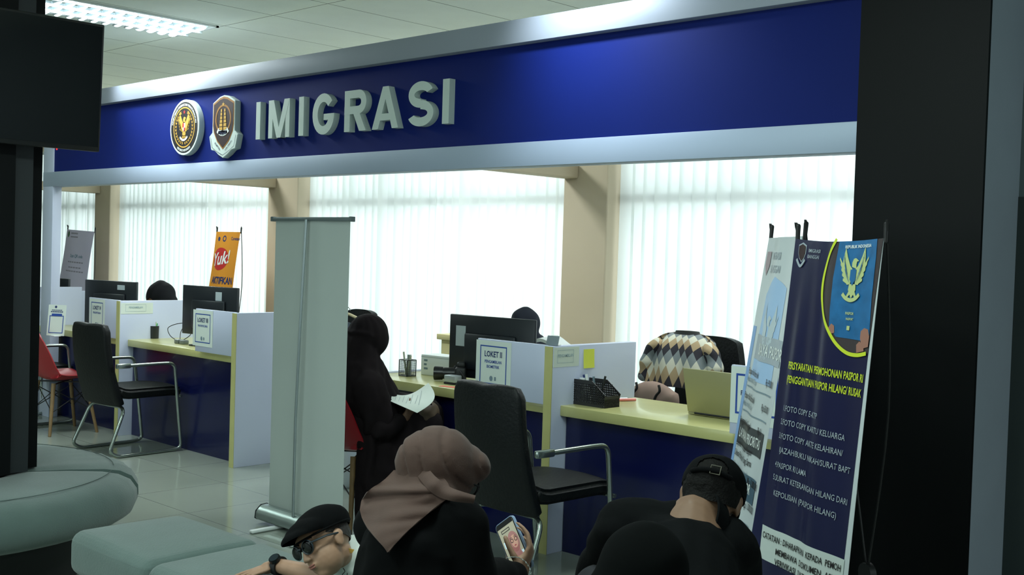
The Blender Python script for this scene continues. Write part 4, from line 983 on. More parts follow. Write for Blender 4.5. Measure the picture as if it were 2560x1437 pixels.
b0=hit(116,838,2,.751); b1=hit(160,840,2,.751); wv=(b1-b0); W_=wv.length; wd=wv.normalized(); n=V((wd.y,-wd.x,0)); up=(V((0,0,1))-n*.12).normalized()
t=thing('payment_card','white payment card with blue frame standing at the left end of the counter','card',((b0+b1)/2).to_tuple())
S=lambda u,v:b0+wd*u+up*v
obj('card',G().shell(lambda a_,b_:S(a_*W_,b_*.245),2,2,.002),m_paper,t,0,world=True); s=Sheet(t,S,.002)
s.put('frame_line',frame2d(W_*.1,.02,W_*.9,.16,.006),m_pblue,1); s.put('heading_band',flatrect(W_*.22,.155,W_*.8,.175),m_pblue,2)
s.put('lettering',joinm(*[flatrect(W_*(.15+.1*k),.186,W_*(.235+.1*k),.194) for k in range(7)],*[flatrect(W_*(.2+.1*k),.200,W_*(.285+.1*k),.206) for k in range(6)]),m_ptext,1); s.put('logo',disc2d(W_*.42,.228,.01),m_ptext,1)
obj('foot',G().bb((b0.x,b0.y+.01,.7502),(b1.x,b0.y+.06,.754)),m_white,t,world=True)
p=hit(207,802,1,.56); p.z=.75
t=thing('phone_holder','slim pale blue panel in a black holder near the LOKET IV notice','holder',(p.x,p.y,.75))
obj('base',G().bb((-.05,-.04,0),(.05,.04,.05),.004),mat('holder_grey',(64,72,72),.5),t)
obj('panel',G().bb((-.02,-.004,.05),(.03,.004,.23),.003),mat('panel_blue',(150,180,214),.3),t)
obj('clip',G().bb((-.03,-.012,.20),(.02,.012,.25),.003).tube(smoothpath([(0,0,.25),(.006,0,.28),(-.012,0,.295)],4),.004,6),m_rub,t)
# ================================================================ people
RH=V((.7203,.6937,0)); FH=V((-.6937,.7203,0)); Z=V((0,0,1))
m_skin=mat('skin_light_brown',(158,122,98),.55,noise=(40,.05)); m_skin2=mat('skin_brown',(116,88,68),.55,noise=(40,.05))
m_abaya=mat('black_cloth',(6,7,8),.95,spec=.1,noise=(8,.15)); m_robe=mat('dark_brown_robe',(24,19,21),.9,spec=.12,noise=(6,.1))
m_hij=mat('brown_scarf',(68,46,37),.85,sheen=.08,noise=(30,.06),bump=(300,.08)); m_navyh=mat('navy_black_hijab',(16,22,36),.8,spec=.3); m_hair=mat('black_hair',(14,13,12),.75,spec=.15,bump=(160,.6),noise=(60,.3))
m_cap=mat('black_cap_cloth',(7,8,9),.9,spec=.1,noise=(40,.15),bump=(240,.1)); m_shirt=mat('black_shirt',(7,9,10),.9,spec=.1,noise=(20,.1),bump=(120,.1)); m_wsh=mat('white_shirt',(206,212,206),.7,noise=(6,.03)); m_lip=mat('lip',(138,84,74),.5); m_eye=mat('eye_dark',(24,18,16),.2)
def ortho(f,u):
    f=V(f).normalized(); u=V(u); u=(u-f*u.dot(f)).normalized(); r=f.cross(u); return r,f,u     # right, forward, up
def head_prims(g,C,f,u,s=1,kid=0):
    r,f,u=ortho(f,u); P=lambda x,y,z:C+(r*x+f*y+u*z)*s
    mx=basis(r,f,u)
    E=lambda x,y,z,a,b,c,sub=3:g.ell(P(x,y,z),(a*s,b*s,c*s),mx,sub)
    E(0,-.012,.025,.074,.092,.088); E(0,.022,-.04,.058+.004*kid,.062+.003*kid,.07); E(0,.045,-.085,.030,.030,.026); E(0,.07,.035,.055,.02,.025)
    nk_=.78 if kid else 1
    g.cap(P(0,.086,.008),P(0,.104-.006*kid,-.026),.009*s*nk_,.0135*s*nk_); E(-.011,.094,-.03,.009,.009,.007,2); E(.011,.094,-.03,.009,.009,.007,2)
    E(0,.082,-.052,.024,.012,.006,2); E(0,.081,-.061,.020,.012,.007,2)
    for q in (-1,1):
        if not kid: E(q*.034,.046 if kid else .050,-.030,.026 if kid else .022,.024,.03 if kid else .026,2)
        E(q*.074,-.006,-.008,.009,.019,.031,2); E(q*.079,-.012,.004,.007,.016,.018,2)
    return P,r,f,u
def face_parts(body,P,r,f,u,s=1,lipm=None):
    mx=basis(r,f,u)
    for q in (-1,1):
        obj('eye',G().ell(P(q*.031,.078,.012),(.011*s,.008*s,.006*s),mx,2),m_eye,body,world=True)
        obj('eyebrow',G().tube(smoothpath([P(q*.015,.090,.030),P(q*.033,.087,.036),P(q*.048,.074,.031)],4),.0035*s,6),m_hair,body,world=True)
    obj('lips',G().ell(P(0,.090,-.052),(.019*s,.006*s,.004*s),mx,2).ell(P(0,.089,-.060),(.016*s,.006*s,.0045*s),mx,2),lipm or m_lip,body,world=True)
def hand_prims(g,W,d,n,side,curl,s=1,spread=.0,thumb=(.7,.6,.35),tc=.4):
    d=V(d).normalized(); n=V(n); n=(n-d*n.dot(d)).normalized(); lat=(d.cross(n) if side>0 else n.cross(d))
    mx=basis(lat,d,n)
    g.ell(W+d*.048*s,(.040*s,.050*s,.0155*s),mx); g.ell(W+d*.072*s,(.041*s,.026*s,.013*s),mx); g.cap(W-d*.03*s,W+d*.025*s,.025*s,.026*s); g.ell(W+d*.03*s+lat*.024*s+n*.006*s,(.018*s,.03*s,.016*s),mx)
    L=[(.040,.026,.021),(.045,.029,.022),(.042,.027,.021),(.033,.021,.018)]
    for i in range(4):
        x=(.030-.0195*i); b=W+(d*(.090-.004*abs(i-1.2))+lat*x)*s; dd=(d+lat*(.10-.07*i+spread*(1.5-i))).normalized(); r0=.0092-.0006*i
        for k,l in enumerate(L[i]):
            a=curl[i]*(1 if k else .8); dd=(dd*math.cos(a)+n*math.sin(a)).normalized() if k or True else dd
            nn=(n-dd*n.dot(dd)); e=b+dd*l*s; g.cap(b,e,r0*s,(r0-.0009)*s,10); b=e; r0-=.0009
            n_=nn
    b=W+(d*.022+lat*.030+n*.004)*s; dd=(d*thumb[0]+lat*thumb[1]+n*thumb[2]).normalized()
    for k,(l,r0) in enumerate(((.040,.0125),(.032,.0105),(.026,.0095))):
        e=b+dd*l*s; g.cap(b,e,r0*s,(r0-.001)*s,10); b=e; dd=(dd*math.cos(tc)+(d*.6+n*.5-lat*.3)*math.sin(tc)).normalized()
    return lat
def folds(amp,freq,dirv,seed=0):
    dv=V(dirv)
    def fn(c,n):
        w=NZ.noise(c*5+V((seed,0,0)))*2.2
        return amp*(math.sin(c.dot(dv)*freq+w*2.5)*.7+NZ.noise(c*13+V((0,seed,0)))*.8)
    return fn
def seated(name,label,head,fd,s=1,seat=.52,robe=None,scarf=None,skin=None,lean=.10,armfwd=.30,headdown=.15,vox=.012,veil=1.0,skirt=True):
    fd=V((fd[0],fd[1],0)).normalized(); lat=fd.cross(Z); H=V(head)
    t=thing('person',label,'person',(H.x-fd.x*lean,H.y-fd.y*lean,0))
    pel=V((H.x,H.y,seat))-fd*lean; nk=H-Z*.14*s-fd*.02*s; ch=pel.lerp(nk,.62)-fd*.01
    shz=nk-Z*.05*s; J={}
    for q in (-1,1):
        J['s',q]=shz+lat*q*.155*s; J['e',q]=J['s',q]-Z*.24*s+fd*.10*s+lat*q*.04; J['w',q]=J['e',q]+fd*armfwd*.8*s-lat*q*.08*s-Z*.02
        J['h',q]=pel+lat*q*.085*s; J['k',q]=J['h',q]+fd*.40*s+Z*.01; J['a',q]=J['k',q]-Z*(seat-.07)+fd*.02
    g=G(); P,r,f,u=head_prims(g,H,fd-Z*headdown,Z+fd*headdown,s)
    g.chain([H-Z*.06*s,nk-Z*.02,ch,pel],[.052*s,.055*s,.10*s,.11*s])
    for q in (-1,1):
        g.chain([shz,J['s',q],J['e',q],J['w',q]],[.06*s,.05*s,.038*s,.026*s]); hand_prims(g,J['w',q],fd-Z*.1-lat*q*.3,-Z,q,(.3,.3,.35,.4),s*.95)
        g.chain([pel,J['h',q],J['k',q],J['a',q]],[.1*s,.085*s,.055*s,.04*s]); g.cap(J['a',q]-Z*.03,J['a',q]-Z*.035+fd*.12*s,.032*s,.028*s)
    body=obj('body',blob(g,vox*.7,2),skin or m_skin,t,70,world=True); face_parts(body,P,r,f,u,s)
    g=G(); g.chain([nk-Z*.02*s,ch,pel],[.10*s,.155*s,.175*s])
    for q in (-1,1):
        g.chain([shz,J['s',q],J['e',q],J['w',q]],[.09*s,.07*s,.062*s,.052*s])
        g.chain([pel,J['h',q],J['k',q]],[.15*s,.12*s,.085*s]); g.chain([J['k',q],J['a',q]],[.09*s,.10*s])
    if skirt: g.cap((J['k',-1]+J['k',1])/2,(J['a',-1]+J['a',1])/2,.11*s,.14*s)
    me=blob(g,vox,3,folds(.007,40,lat+Z*.3)); me=clip(me,(0,0,.012),(0,0,-1)); obj('robe',me,robe,t,70,world=True)
    g=G(); mx=basis(r,f,u)
    g.ell(P(0,-.014,.028),(.098*s,.115*s,.112*s),mx); g.cap(P(0,-.03,-.05),nk-Z*.03*s,.088*s,.13*s); g.cap(nk-Z*.03*s,ch+Z*.02-fd*.01,.15*s,.185*s*veil)
    for q in (-1,1): g.cap(nk-Z*.02*s,J['s',q]-Z*.06*s,.10*s,.10*s)
    g.ell(P(0,.03,-.10),(.07*s,.07*s,.05*s),mx)
    me=blob(g,vox,3,folds(.006,34,lat*.8+fd*.5,2)); me=clip(me,P(0,.080,0),f+u*-.15) if True else me
    obj('headscarf',me,scarf,t,70,world=True)
    return t,J
seated('person','clerk in black hijab sitting behind LOKET IV, only the head showing',hit(402,750,1,1.0),(.25,-1),1.25,.60,m_abaya,mat('black_hijab',(9,12,18),.85,spec=.3),lean=.06,headdown=.6)
seated('person','clerk in dark navy hijab sitting behind the large monitor at LOKET II',hit(1310,818,1,1.16),(.15,-1),.95,.62,m_navyh,m_navyh,lean=.05,veil=1.15)
seated('person','person in a black hood bent forward, closest to the camera at bottom',ad(1600,1468,2.3),(.2,.98),.92,.59,m_abaya,mat('black_hood',(6,8,8),.95,spec=.08),lean=.30,veil=1.0,headdown=.75)
# ---- woman in dark robe at LOKET II
H=ad(921,846,6.12); fd=V((.34,.94,0)).normalized(); lat=fd.cross(Z)
t=thing('person','woman in dark brown robe and hood sitting on the red chair at LOKET II','person',(-4.70,-.24,0))
pel=V((-4.915,-.33,.60)); nk=H-Z*.15-fd*.035; ch=pel.lerp(nk,.6)-fd*.02
kn={q:pel+fd*.37+lat*q*.09+Z*.0 for q in (-1,1)}; an={q:kn[q]-Z*.46+fd*.0 for q in (-1,1)}
sh={q:nk-Z*.07+lat*q*.15 for q in (-1,1)}; el={q:sh[q]-Z*.24+fd*.08 for q in (-1,1)}
wr_={1:ad(1008,1048,6.10),-1:ad(1022,1046,6.36)}
g=G(); P,r,f,u=head_prims(g,H,fd-Z*.35,Z+fd*.35,.95)
g.chain([H-Z*.05,nk,ch,pel],[.052,.055,.1,.11])
for q in (-1,1):
    g.chain([nk-Z*.05,sh[q],el[q],wr_[q]],[.06,.05,.038,.026]); hand_prims(g,wr_[q],(fd*.6+Z*.35-lat*q*.2),Z*.6-lat*q*.6,q,(.5,.55,.6,.6),.9)
    g.chain([pel,kn[q],an[q]],[.1,.055,.04]); g.cap(an[q]-Z*.03,an[q]-Z*.033+fd*.13,.032,.028)
body=obj('body',blob(g,.008,2),m_skin2,t,70,world=True); face_parts(body,P,r,f,u,.95)
g=G(); g.chain([nk-Z*.03,ch,pel],[.10,.15,.175])
for q in (-1,1):
    g.chain([el[q],wr_[q]-(wr_[q]-el[q]).normalized()*.03],[.07,.05]); g.chain([pel,kn[q],an[q]+Z*.02],[.15,.10,.12])
g.cap((kn[1]+kn[-1])/2,(an[1]+an[-1])/2,.12,.16); g.chain([pel+lat*.10+fd*.04,pel+lat*.13+fd*.08-Z*.25,pel+lat*.14+fd*.10-Z*.45],[.12,.09,.10]); g.chain([pel+fd*.2+lat*.08,pel+fd*.22+lat*.10-Z*.46],[.13,.16])
g.chain([pel+lat*.15-fd*.02,pel+lat*.16+fd*.30],[.11,.10])
for k in range(5): a0=pel+lat*.20+fd*(.0+.085*k)-Z*.02; g.chain([a0,a0-Z*.22+lat*.02,a0-Z*.47+lat*.03],[.07,.07,.085])
def vfold(c0,amp,k,seed):
    def fn(c,n):
        d=c-c0; a=math.atan2(d.dot(lat),d.dot(fd)); w=NZ.noise(c*4+V((seed,0,0)))
        return amp*min(1,max(.15,-d.z*2.2))*(math.sin(a*k+w*3.5+d.z*3)*.8+.6*NZ.noise(c*16+V((0,seed,0))))
    return fn
me=blob(g,.010,2,vfold(nk,.012,11,5)); obj('robe',clip(me,(0,0,.012),(0,0,-1)),m_robe,t,70,world=True)
g=G(); mx=basis(r,f,u); g.ell(P(0,-.012,.025),(.096,.110,.110),mx); g.ell(P(0,.03,0),(.084,.084,.098),mx); g.cap(P(0,-.03,-.05),nk-Z*.03,.092,.115); g.ell(P(0,.03,-.10),(.07,.06,.05),mx)
g.chain([nk-Z*.02,nk.lerp(ch,.5)-fd*.01,ch-fd*.01,pel.lerp(ch,.35)+fd*.02],[.125,.165,.190,.215]); g.chain([ch-fd*.03,pel-fd*.07+Z*.06],[.17,.19]); g.chain([nk+fd*.04-Z*.04,pel.lerp(ch,.45)+fd*.11],[.10,.14])
for q in (-1,1): g.chain([sh[q]-Z*.02-lat*q*.03,el[q]-lat*q*.05+Z*.02],[.09,.10])
g.tube(smoothpath([P(.07,.06,.0),P(.098,-.04,.02),P(.05,-.122,.0),P(-.05,-.122,.0)],5),.009,8)
me=blob(g,.009,2,vfold(nk+Z*.1,.011,13,9)); obj('veil',me,m_robe,t,70,world=True)
# papers in her hand
pc=[ad(976,1004,6.02),ad(1042,1033,6.0),ad(1087,997,6.06),ad(980,984,6.2),ad(1072,962,6.25)]
def pap2(u_,v_):
    a=pc[0].lerp(pc[1],u_); b=pc[3].lerp(pc[4],u_); e=a.lerp(b,v_); 
    return e+Z*(.018*math.sin(u_*PI*1.0)*v_*-.5+.012*math.sin((u_*1.5+.2)*PI)*v_)+RH*(.055*u_*(1-v_)*.0)
pc[4]=ad(1074,962,6.2); pc[1]=ad(1043,1033,6.0)
A,B,C_,D=ad(977,1003,6.02),ad(1043,1032,5.98),ad(1086,997,6.10),ad(1071,961,6.25); E_=ad(980,984,6.2)
def pap3(u_,v_):
    bot=A.lerp(B,u_); top=E_.lerp(D,u_); right=B.lerp(D,v_); p=bot.lerp(top,v_)
    bulge=(C_-B.lerp(D,.52))*(u_**2)*math.sin(PI*v_); return p+bulge+Z*(-.028*math.sin(PI*u_*1.1)*v_)
t=thing('document','white printed sheets held by the woman in dark robe','paper',A.to_tuple())
obj('sheet',G().shell(pap3,14,12,.0015),m_paper,t,60,world=True)
s=Sheet(t,pap3,.0022)
gl=[flatrect(.12+.11*k,.25+.02*(k%3),.13+.11*k,.9-.13*(k%2)) for k in range(7)]
s.put('print_lines',joinm(*gl),mat('faint_line',(140,156,160),.6),-1 if s.at(.5,.5,.01).dot(CF)>pap3(.5,.5).dot(CF) else 1)
t=thing('handbag','brown handbag on the lap of the woman in dark robe','bag',(kn[1]+Z*.1).to_tuple())
bc=ad(1062,1032,6.22); g=G(); g.ell(bc,(.07,.09,.075)); g.box(bc-Z*.03,(.10,.13,.09),rotm(0,0,R(-42)),.02)
obj('body',blob(g,.008,2,lambda c,n:.005*NZ.noise(c*30)),mat('brown_leather',(76,62,46),.6,noise=(20,.1)),t,70,world=True)
obj('handle',G().tube(smoothpath([bc+V((-.05,0,.05)),bc+V((-.04,-.02,.10)),bc+V((.03,-.02,.10)),bc+V((.05,0,.05))],5),.006,8),m_robe,t,world=True)
# ---- woman with brown scarf and phone
H=ad(1094,1190,2.80); fd=(RH*.80+FH*.60).normalized(); f0=(fd-Z*.45); tf=(RH*.52+FH*.85).normalized(); tl=tf.cross(Z)
t=thing('person','woman in brown headscarf and black dress looking down at her phone','person',ad(1050,1437,2.75).to_tuple()[:2]+(0,))
pel=ad(1045,1560,2.72); pel.z=.61; nk=ad(1068,1262,2.76); ch=pel.lerp(nk,.55)-tf*.02
sh={1:ad(1143,1318,2.68),-1:ad(958,1318,2.86)}; el={1:ad(1190,1456,2.66),-1:ad(1130,1455,3.04)}
ph0=ad(1283,1348,3.10); wr_={1:ad(1297,1434,3.01),-1:ad(1238,1420,3.07)}
K=-CF
ew=(CR*.62+CU*.57+K*.54).normalized(); eu=-(CR*.42-CU*.77+K*.48); eu=(eu-ew*eu.dot(ew)).normalized(); N_=ew.cross(eu).normalized()
if N_.dot(K)<0: N_=-N_
corner=ad(1261,1304,3.12)   # middle of the top edge
pc0=corner-eu*.0725
kn={q:pel+V((-.12,.99,0))*.34-Z*.12+V((1,0,0))*q*.08 for q in (-1,1)}; an={q:kn[q]-Z*.40 for q in (-1,1)}
wr_[-1]=pc0-eu*.084-ew*.066-N_*.024
g=G(); P,r,f,u=head_prims(g,H,f0,Z+fd*.45,.93)
g.chain([H-u*.06,nk,ch,pel],[.05,.055,.10,.12])
for q in (-1,1):
    g.chain([nk-Z*.05,sh[q],el[q],wr_[q]],[.06,.048,.036,.026]); g.chain([pel,kn[q],an[q]],[.11,.055,.04]); g.cap(an[q]-Z*.035,an[q]-Z*.04+Z*0+V((.02,.13,0)),.032,.028)
hand_prims(g,wr_[-1],(eu*.80+ew*.42-N_*.03),N_*.95+ew*.25,-1,(.03,.03,.03,.04),.86,thumb=(.70,.55,.35),tc=.3)
hand_prims(g,wr_[1],(CU*.78+CR*.42+CF*.30),-CR*.85+CU*.2+CF*.25,1,(.75,.85,.9,.95),.84,thumb=(.38,.45,.62),tc=.55)
body=obj('body',blob(g,.0042,3),m_skin,t,70,world=True); face_parts(body,P,r,f,u,.93)
g=G(); g.chain([nk-Z*.04,ch,pel],[.09,.155,.18])
for q in (-1,1):
    dv=(wr_[q]-el[q]).normalized(); g.chain([nk-Z*.06,sh[q],el[q],wr_[q]-dv*.035],[.10,.075,.060,.040]); g.chain([pel,kn[q],an[q]+Z*.03],[.16,.10,.12])
g.cap((kn[1]+kn[-1])/2,(an[1]+an[-1])/2+Z*.03,.1,.14)
dress=blob(g,.008,3,folds(.006,30,tl*.8+Z*.5,3)); dress=clip(dress,(0,0,.012),(0,0,-1))
for q in (-1,1): dv=(wr_[q]-el[q]).normalized()
obj('dress',dress.copy(),m_abaya,t,70,world=True)
# white looping embroidery round the cuffs
m_emb=mat('white_embroidery',(190,200,196),.7)
for q in (-1,1):
    dv=(wr_[q]-el[q]).normalized(); a1=dv.orthogonal().normalized(); a2=dv.cross(a1); c0=wr_[q]-dv*.045; pts=[]
    for k in range(181):
        a=2*PI*k/180; lp=k*.9; rr=.0455+.0012*math.sin(lp); pts.append(c0+(a1*math.cos(a+.05*math.cos(lp))+a2*math.sin(a+.05*math.cos(lp)))*rr-dv*(.010*math.sin(lp)+.004))
    obj('cuff_embroidery',G().tube(pts,.0011,5),m_emb,t,world=True)
g=G(); mx=basis(r,f,u)
g.ell(P(0,-.012,.022),(.094,.112,.100),mx); g.ell(P(0,.06,.045),(.066,.056,.045),mx); g.cap(P(0,-.025,-.05),nk+Z*.005,.080,.098); g.cap(P(0,.015,-.075),nk+tf*.06-Z*.02,.072,.07)
g.cap(nk-Z*.01,nk.lerp(sh[-1],.5)+Z*.012,.095,.08)
qa=(CR*.88+CU*.47); qb=(CR*.3+CU*.95)
def f1(c,n):
    d=c-H; w=NZ.noise(c*5+V((3,0,0))); x=d.dot(qa)*58+w*2.6+d.dot(qb)*d.dot(qb)*20
    cr=1-abs(math.sin(x)); k=(.35+.65*min(1,max(0,.55-d.dot(u)*5)))*min(1,max(.1,1-(d.dot(f)-.04)*12))
    return (-.017*cr**3+.005*math.sin(x*2+1)*.5)*k+.004*NZ.noise(c*13)
g.ell(P(0,.062,.060),(.080,.072,.050),mx)
cover=blob(g,.006,2,f1); cover=clip(cover,P(0,.128,.075),(f-u*.62))
t.name='person'
obj('headscarf',cover.copy(),m_hij,t,75,world=True)
# hanging triangle of the scarf on her back, laid over dress and scarf
t1=bmesh.new(); t1.from_mesh(dress); t1.from_mesh(cover); tree=BVHTree.FromBMesh(t1); t1.free()
rowsL=[(1176,985),(1200,962),(1215,938),(1232,915),(1252,904),(1275,900),(1298,906),(1318,917),(1340,935),(1360,953),(1380,970)]
rowsR=[(1176,1090),(1205,1118),(1232,1130),(1240,1127),(1262,1098),(1285,1068),(1305,1045),(1322,1025),(1343,1004),(1362,986),(1380,972)]
def drape(u_,v_):
    q=v_*(len(rowsL)-1); i=min(int(q),len(rowsL)-2); k=q-i
    yl=rowsL[i][0]+(rowsL[i+1][0]-rowsL[i][0])*k; xl=rowsL[i][1]+(rowsL[i+1][1]-rowsL[i][1])*k; yr=rowsR[i][0]+(rowsR[i+1][0]-rowsR[i][0])*k; xr=rowsR[i][1]+(rowsR[i+1][1]-rowsR[i][1])*k
    x=xl+(xr-xl)*u_; y=yl+(yr-yl)*u_
    o=CP; d=(ad(x,y,1)-CP).normalized(); h=tree.ray_cast(o,d)
    dist=(h[0]-o).length if h[0] is not None else None
    return x,y,dist
nu,nv=34,34; D=[[drape(i/nu,j/nv) for i in range(nu+1)] for j in range(nv+1)]
arr=np.array([[c[2] if c[2] else np.nan for c in row] for row in D])
for j in range(nv+1):
    ok=np.where(~np.isnan(arr[j]))[0]
    if len(ok)==0: arr[j]=arr[j-1]; continue
    for i in range(nu+1):
        if np.isnan(arr[j,i]): k=ok[np.argmin(abs(ok-i))]; arr[j,i]=arr[j,k]+.002*abs(i-k)
for j in range(nv+1):
    for i in range(nu-1,-1,-1): arr[j,i]=min(arr[j,i],arr[j,i+1]+.007)
for _ in range(14):
    pad=np.pad(arr,1,'edge'); sm_=(pad[:-2,1:-1]+pad[2:,1:-1]+pad[1:-1,:-2]+pad[1:-1,2:])/4; arr=np.minimum(arr,sm_) if _<3 else (arr+sm_)/2
pts=[[None]*(nu+1) for _ in range(nv+1)]
for j in range(nv+1):
    for i in range(nu+1):
        x,y,_d=D[j][i]; u_=i/nu; v_=j/nv
        fold=.009*math.sin(v_*21+u_*2.6-2.2*u_*u_)*math.exp(-((v_-.35)/.3)**2)*(1-.5*u_)+.006*math.sin(v_*37+u_*6)*(1-v_)
        d=(ad(x,y,1)-CP).normalized(); pts[j][i]=CP+d*(arr[j,i]+.014*(1-min(1,v_*4.5))-.023*min(1,v_*3.5)+fold*min(1,v_*5))
obj('scarf_fall',G().shell(lambda a,b:pts[int(round(b*nv))][int(round(a*nu))],nu,nv,.004),m_hij,t,75,world=True)
U_=smoothpath([(1062,1160,0),(1092,1196,0),(1130,1222,0),(1188,1241,0)],8); L_=smoothpath([(1036,1176,0),(1070,1220,0),(1112,1246,0),(1184,1256,0)],8)
def strip(a,b):
    i=int(round(a*(len(U_)-1))); p=U_[i].lerp(L_[i],b); d=(ad(p.x,p.y,1)-CP).normalized(); h=tree.ray_cast(CP,d)
    return p,d,(h[0]-CP).length if h[0] is not None else None
nS=len(U_)-1; ds=[]
for i in range(nS+1):
    q=[strip(i/nS,b)[2] for b in (0,.5,1)]; q=[x for x in q if x]; ds.append(min(q) if q else (ds[-1]-.002 if ds else 2.7))
for _ in range(6): ds=[min(ds[i],(ds[max(i-1,0)]+ds[min(i+1,nS)])/2) for i in range(nS+1)]
def band(a,b):
    p,d,_x=strip(a,b); i=int(round(a*nS)); return CP+d*(ds[i]+.035*(1-min(1,a*2.6))-.026*min(1,a*3)-.010*math.sin(PI*b)*min(1,a*3))
obj('scarf_end',G().shell(band,nS,6,.006),m_hij,t,75,world=True)
gl=G()
for q in (-1,1): gl.tube([P(q*.033+.026*math.cos(a),.101-.006*abs(math.cos(a)),.008+.022*math.sin(a)) for a in [2*PI*k/24 for k in range(24)]],.0026,6,True); gl.tube([P(q*.060,.096,.014),P(q*.078,.05,.014),P(q*.078,.0,.010)],.0022,6)
gl.tube([P(-.008,.104,.012),P(.008,.104,.012)],.0022,6); obj('eyeglasses',gl,m_rub,t,world=True)
# phone
PM=basis(ew,eu,N_,pc0)
t=thing('phone','phone in a pale blue case held by the woman in brown scarf','phone',mx=PM)
def rrect(w_,h_,r_): return [(sx*(w_/2-r_)+r_*math.cos(a),sy*(h_/2-r_)+r_*math.sin(a)) for sx,sy,a0 in ((1,1,0),(-1,1,90),(-1,-1,180),(1,-1,270)) for a in [R(a0+15*k) for k in range(7)]]
obj('case',G().prism(rrect(.077,.153,.012),-.006,.0035,None,.0012),mat('pale_blue_case',(140,160,186),.4),t)
obj('bezel',G().prism(rrect(.072,.148,.010),.0035,.0042),m_rub,t)
m_scr=mat('phone_picture_ground',(176,172,150),.4,emit=.35)
scr=obj('screen',G().prism(rrect(.066,.140,.004),.0042,.0045),m_scr,t)
def onscr(name,me,m,layer): me.transform(M.Translation((0,0,.0045+.0002*layer))); return obj(name,me,m,scr,0,recalc=False)
mp=mat('picture_pink',(176,124,120),.4,emit=.3); mf=mat('picture_skin',(206,160,140),.4,emit=.35); md=mat('picture_dark',(40,30,36),.4); mw=mat('picture_light',(200,226,236),.4,emit=.5)
onscr('picture_scarf',joinm(joinm(disc2d(.010,.010,.0205,.029,32),polymesh([(-.028,-.058),(-.020,-.036),(-.009,-.018),(-.004,.0),(.024,.0),(.022,-.02),(.030,-.036),(.032,-.050),(.012,-.062)]))),mp,1)
onscr('picture_face',disc2d(.012,.010,.0125,.018,24),mf,2)
onscr('picture_glasses',joinm(disc2d(.004,.014,.006,.006,18,.7),disc2d(.020,.014,.006,.006,18,.7)),md,3)
onscr('picture_lips',disc2d(.011,-.001,.004,.0018,14),mat('picture_lip',(170,70,80),.4,emit=.3),3)
onscr('picture_brows',joinm(stroke2d([(-.001,.0215),(.004,.023),(.008,.0215)],.0012),stroke2d([(.015,.0215),(.020,.023),(.024,.0215)],.0012)),md,3)
onscr('picture_dress',polymesh([(-.02,-.07),(-.008,-.045),(.012,-.05),(.033,-.04),(.033,-.07)]),md,2)
onscr('picture_window',joinm(flatrect(-.028,.004,-.018,.022),flatrect(.024,-.038,.033,-.022)),mw,1)
onscr('picture_chip',frame2d(-.022,.044,.012,.053,.002),md,1); onscr('status_bar',flatrect(-.033,.060,.033,.070),m_rub,1)
# ---- man in black cap
HC=ad(1778,1250,3.06); rl=(CR*.95-CU*.27-CF*.1).normalized(); f0=(FH*.78-Z*.62+RH*.22)
t=thing('person','man in black cap and black shirt bent forward with his head down','person',ad(1690,1437,2.95).to_tuple()[:2]+(0,))
up0=(FH*.50+Z*.80+RH*.28); r,f,u=ortho(f0,up0)
nb=ad(1735,1300,2.98); pel=ad(1685,1560,2.66); pel.z=.605; ch=pel.lerp(nb,.62)-Z*.02
sh={-1:ad(1566,1326,3.02),1:ad(1812,1372,2.98)}; el={-1:ad(1500,1450,3.18),1:ad(1842,1480,3.12)}; wr_={-1:ad(1600,1500,3.3),1:ad(1800,1520,3.3)}
kn={q:pel+FH*.36+RH*q*.14 for q in (-1,1)}; an={q:kn[q]-Z*(pel.z-.08) for q in (-1,1)}
g=G(); P,r,f,u=head_prims(g,HC,f0,up0,1.0)
g.chain([P(0,-.035,-.03),P(0,-.03,-.09),nb,ch,pel],[.058,.058,.07,.12,.12])
for q in (-1,1):
    g.chain([nb-Z*.02,sh[q],el[q],wr_[q]],[.07,.055,.042,.03]); g.chain([pel,kn[q],an[q]],[.11,.06,.045]); g.cap(an[q]-Z*.035,an[q]-Z*.04+FH*.14,.036,.03); hand_prims(g,wr_[q],FH*.6+RH*-q*.6,-Z,q,(.4,.45,.5,.5),1)
body=obj('body',blob(g,.0055,3),m_skin2,t,70,world=True); face_parts(body,P,r,f,u,1)
g=G(); g.chain([nb-Z*.035-FH*.01,ch,pel],[.080,.140,.175])
for q in (-1,1):
    g.chain([nb-Z*(.03 if q<0 else .06),sh[q],el[q]],[.080,.088,.075]); g.chain([el[q],el[q].lerp(wr_[q],.3)],[.075,.07])
g.chain([sh[-1].lerp(nb,.4)-Z*.03,ch],[.09,.13]); g.chain([sh[1].lerp(nb,.4)-Z*.06,ch],[.09,.13])
sx_ax=RH
def fs(c,n):
    d=c-nb; a=d.dot(RH); b=d.dot(Z)+.6*d.dot(-FH)
    sag=.014*math.exp(-((b+.055+.9*a*a*4)/.02)**2)*math.exp(-(a/.13)**2)
    return .005*NZ.noise(c*9)+.004*math.sin(c.dot(RH*.7+Z)*44+NZ.noise(c*7)*5)*.8+sag
obj('shirt',blob(g,.009,3,fs),m_shirt,t,75,world=True)
g=G()
for q in (-1,1): g.chain([pel,kn[q],an[q]],[.14,.09,.075])
obj('trousers',blob(g,.012,3,folds(.005,30,Z)),mat('dark_trousers',(24,26,32),.85),t,70,world=True)
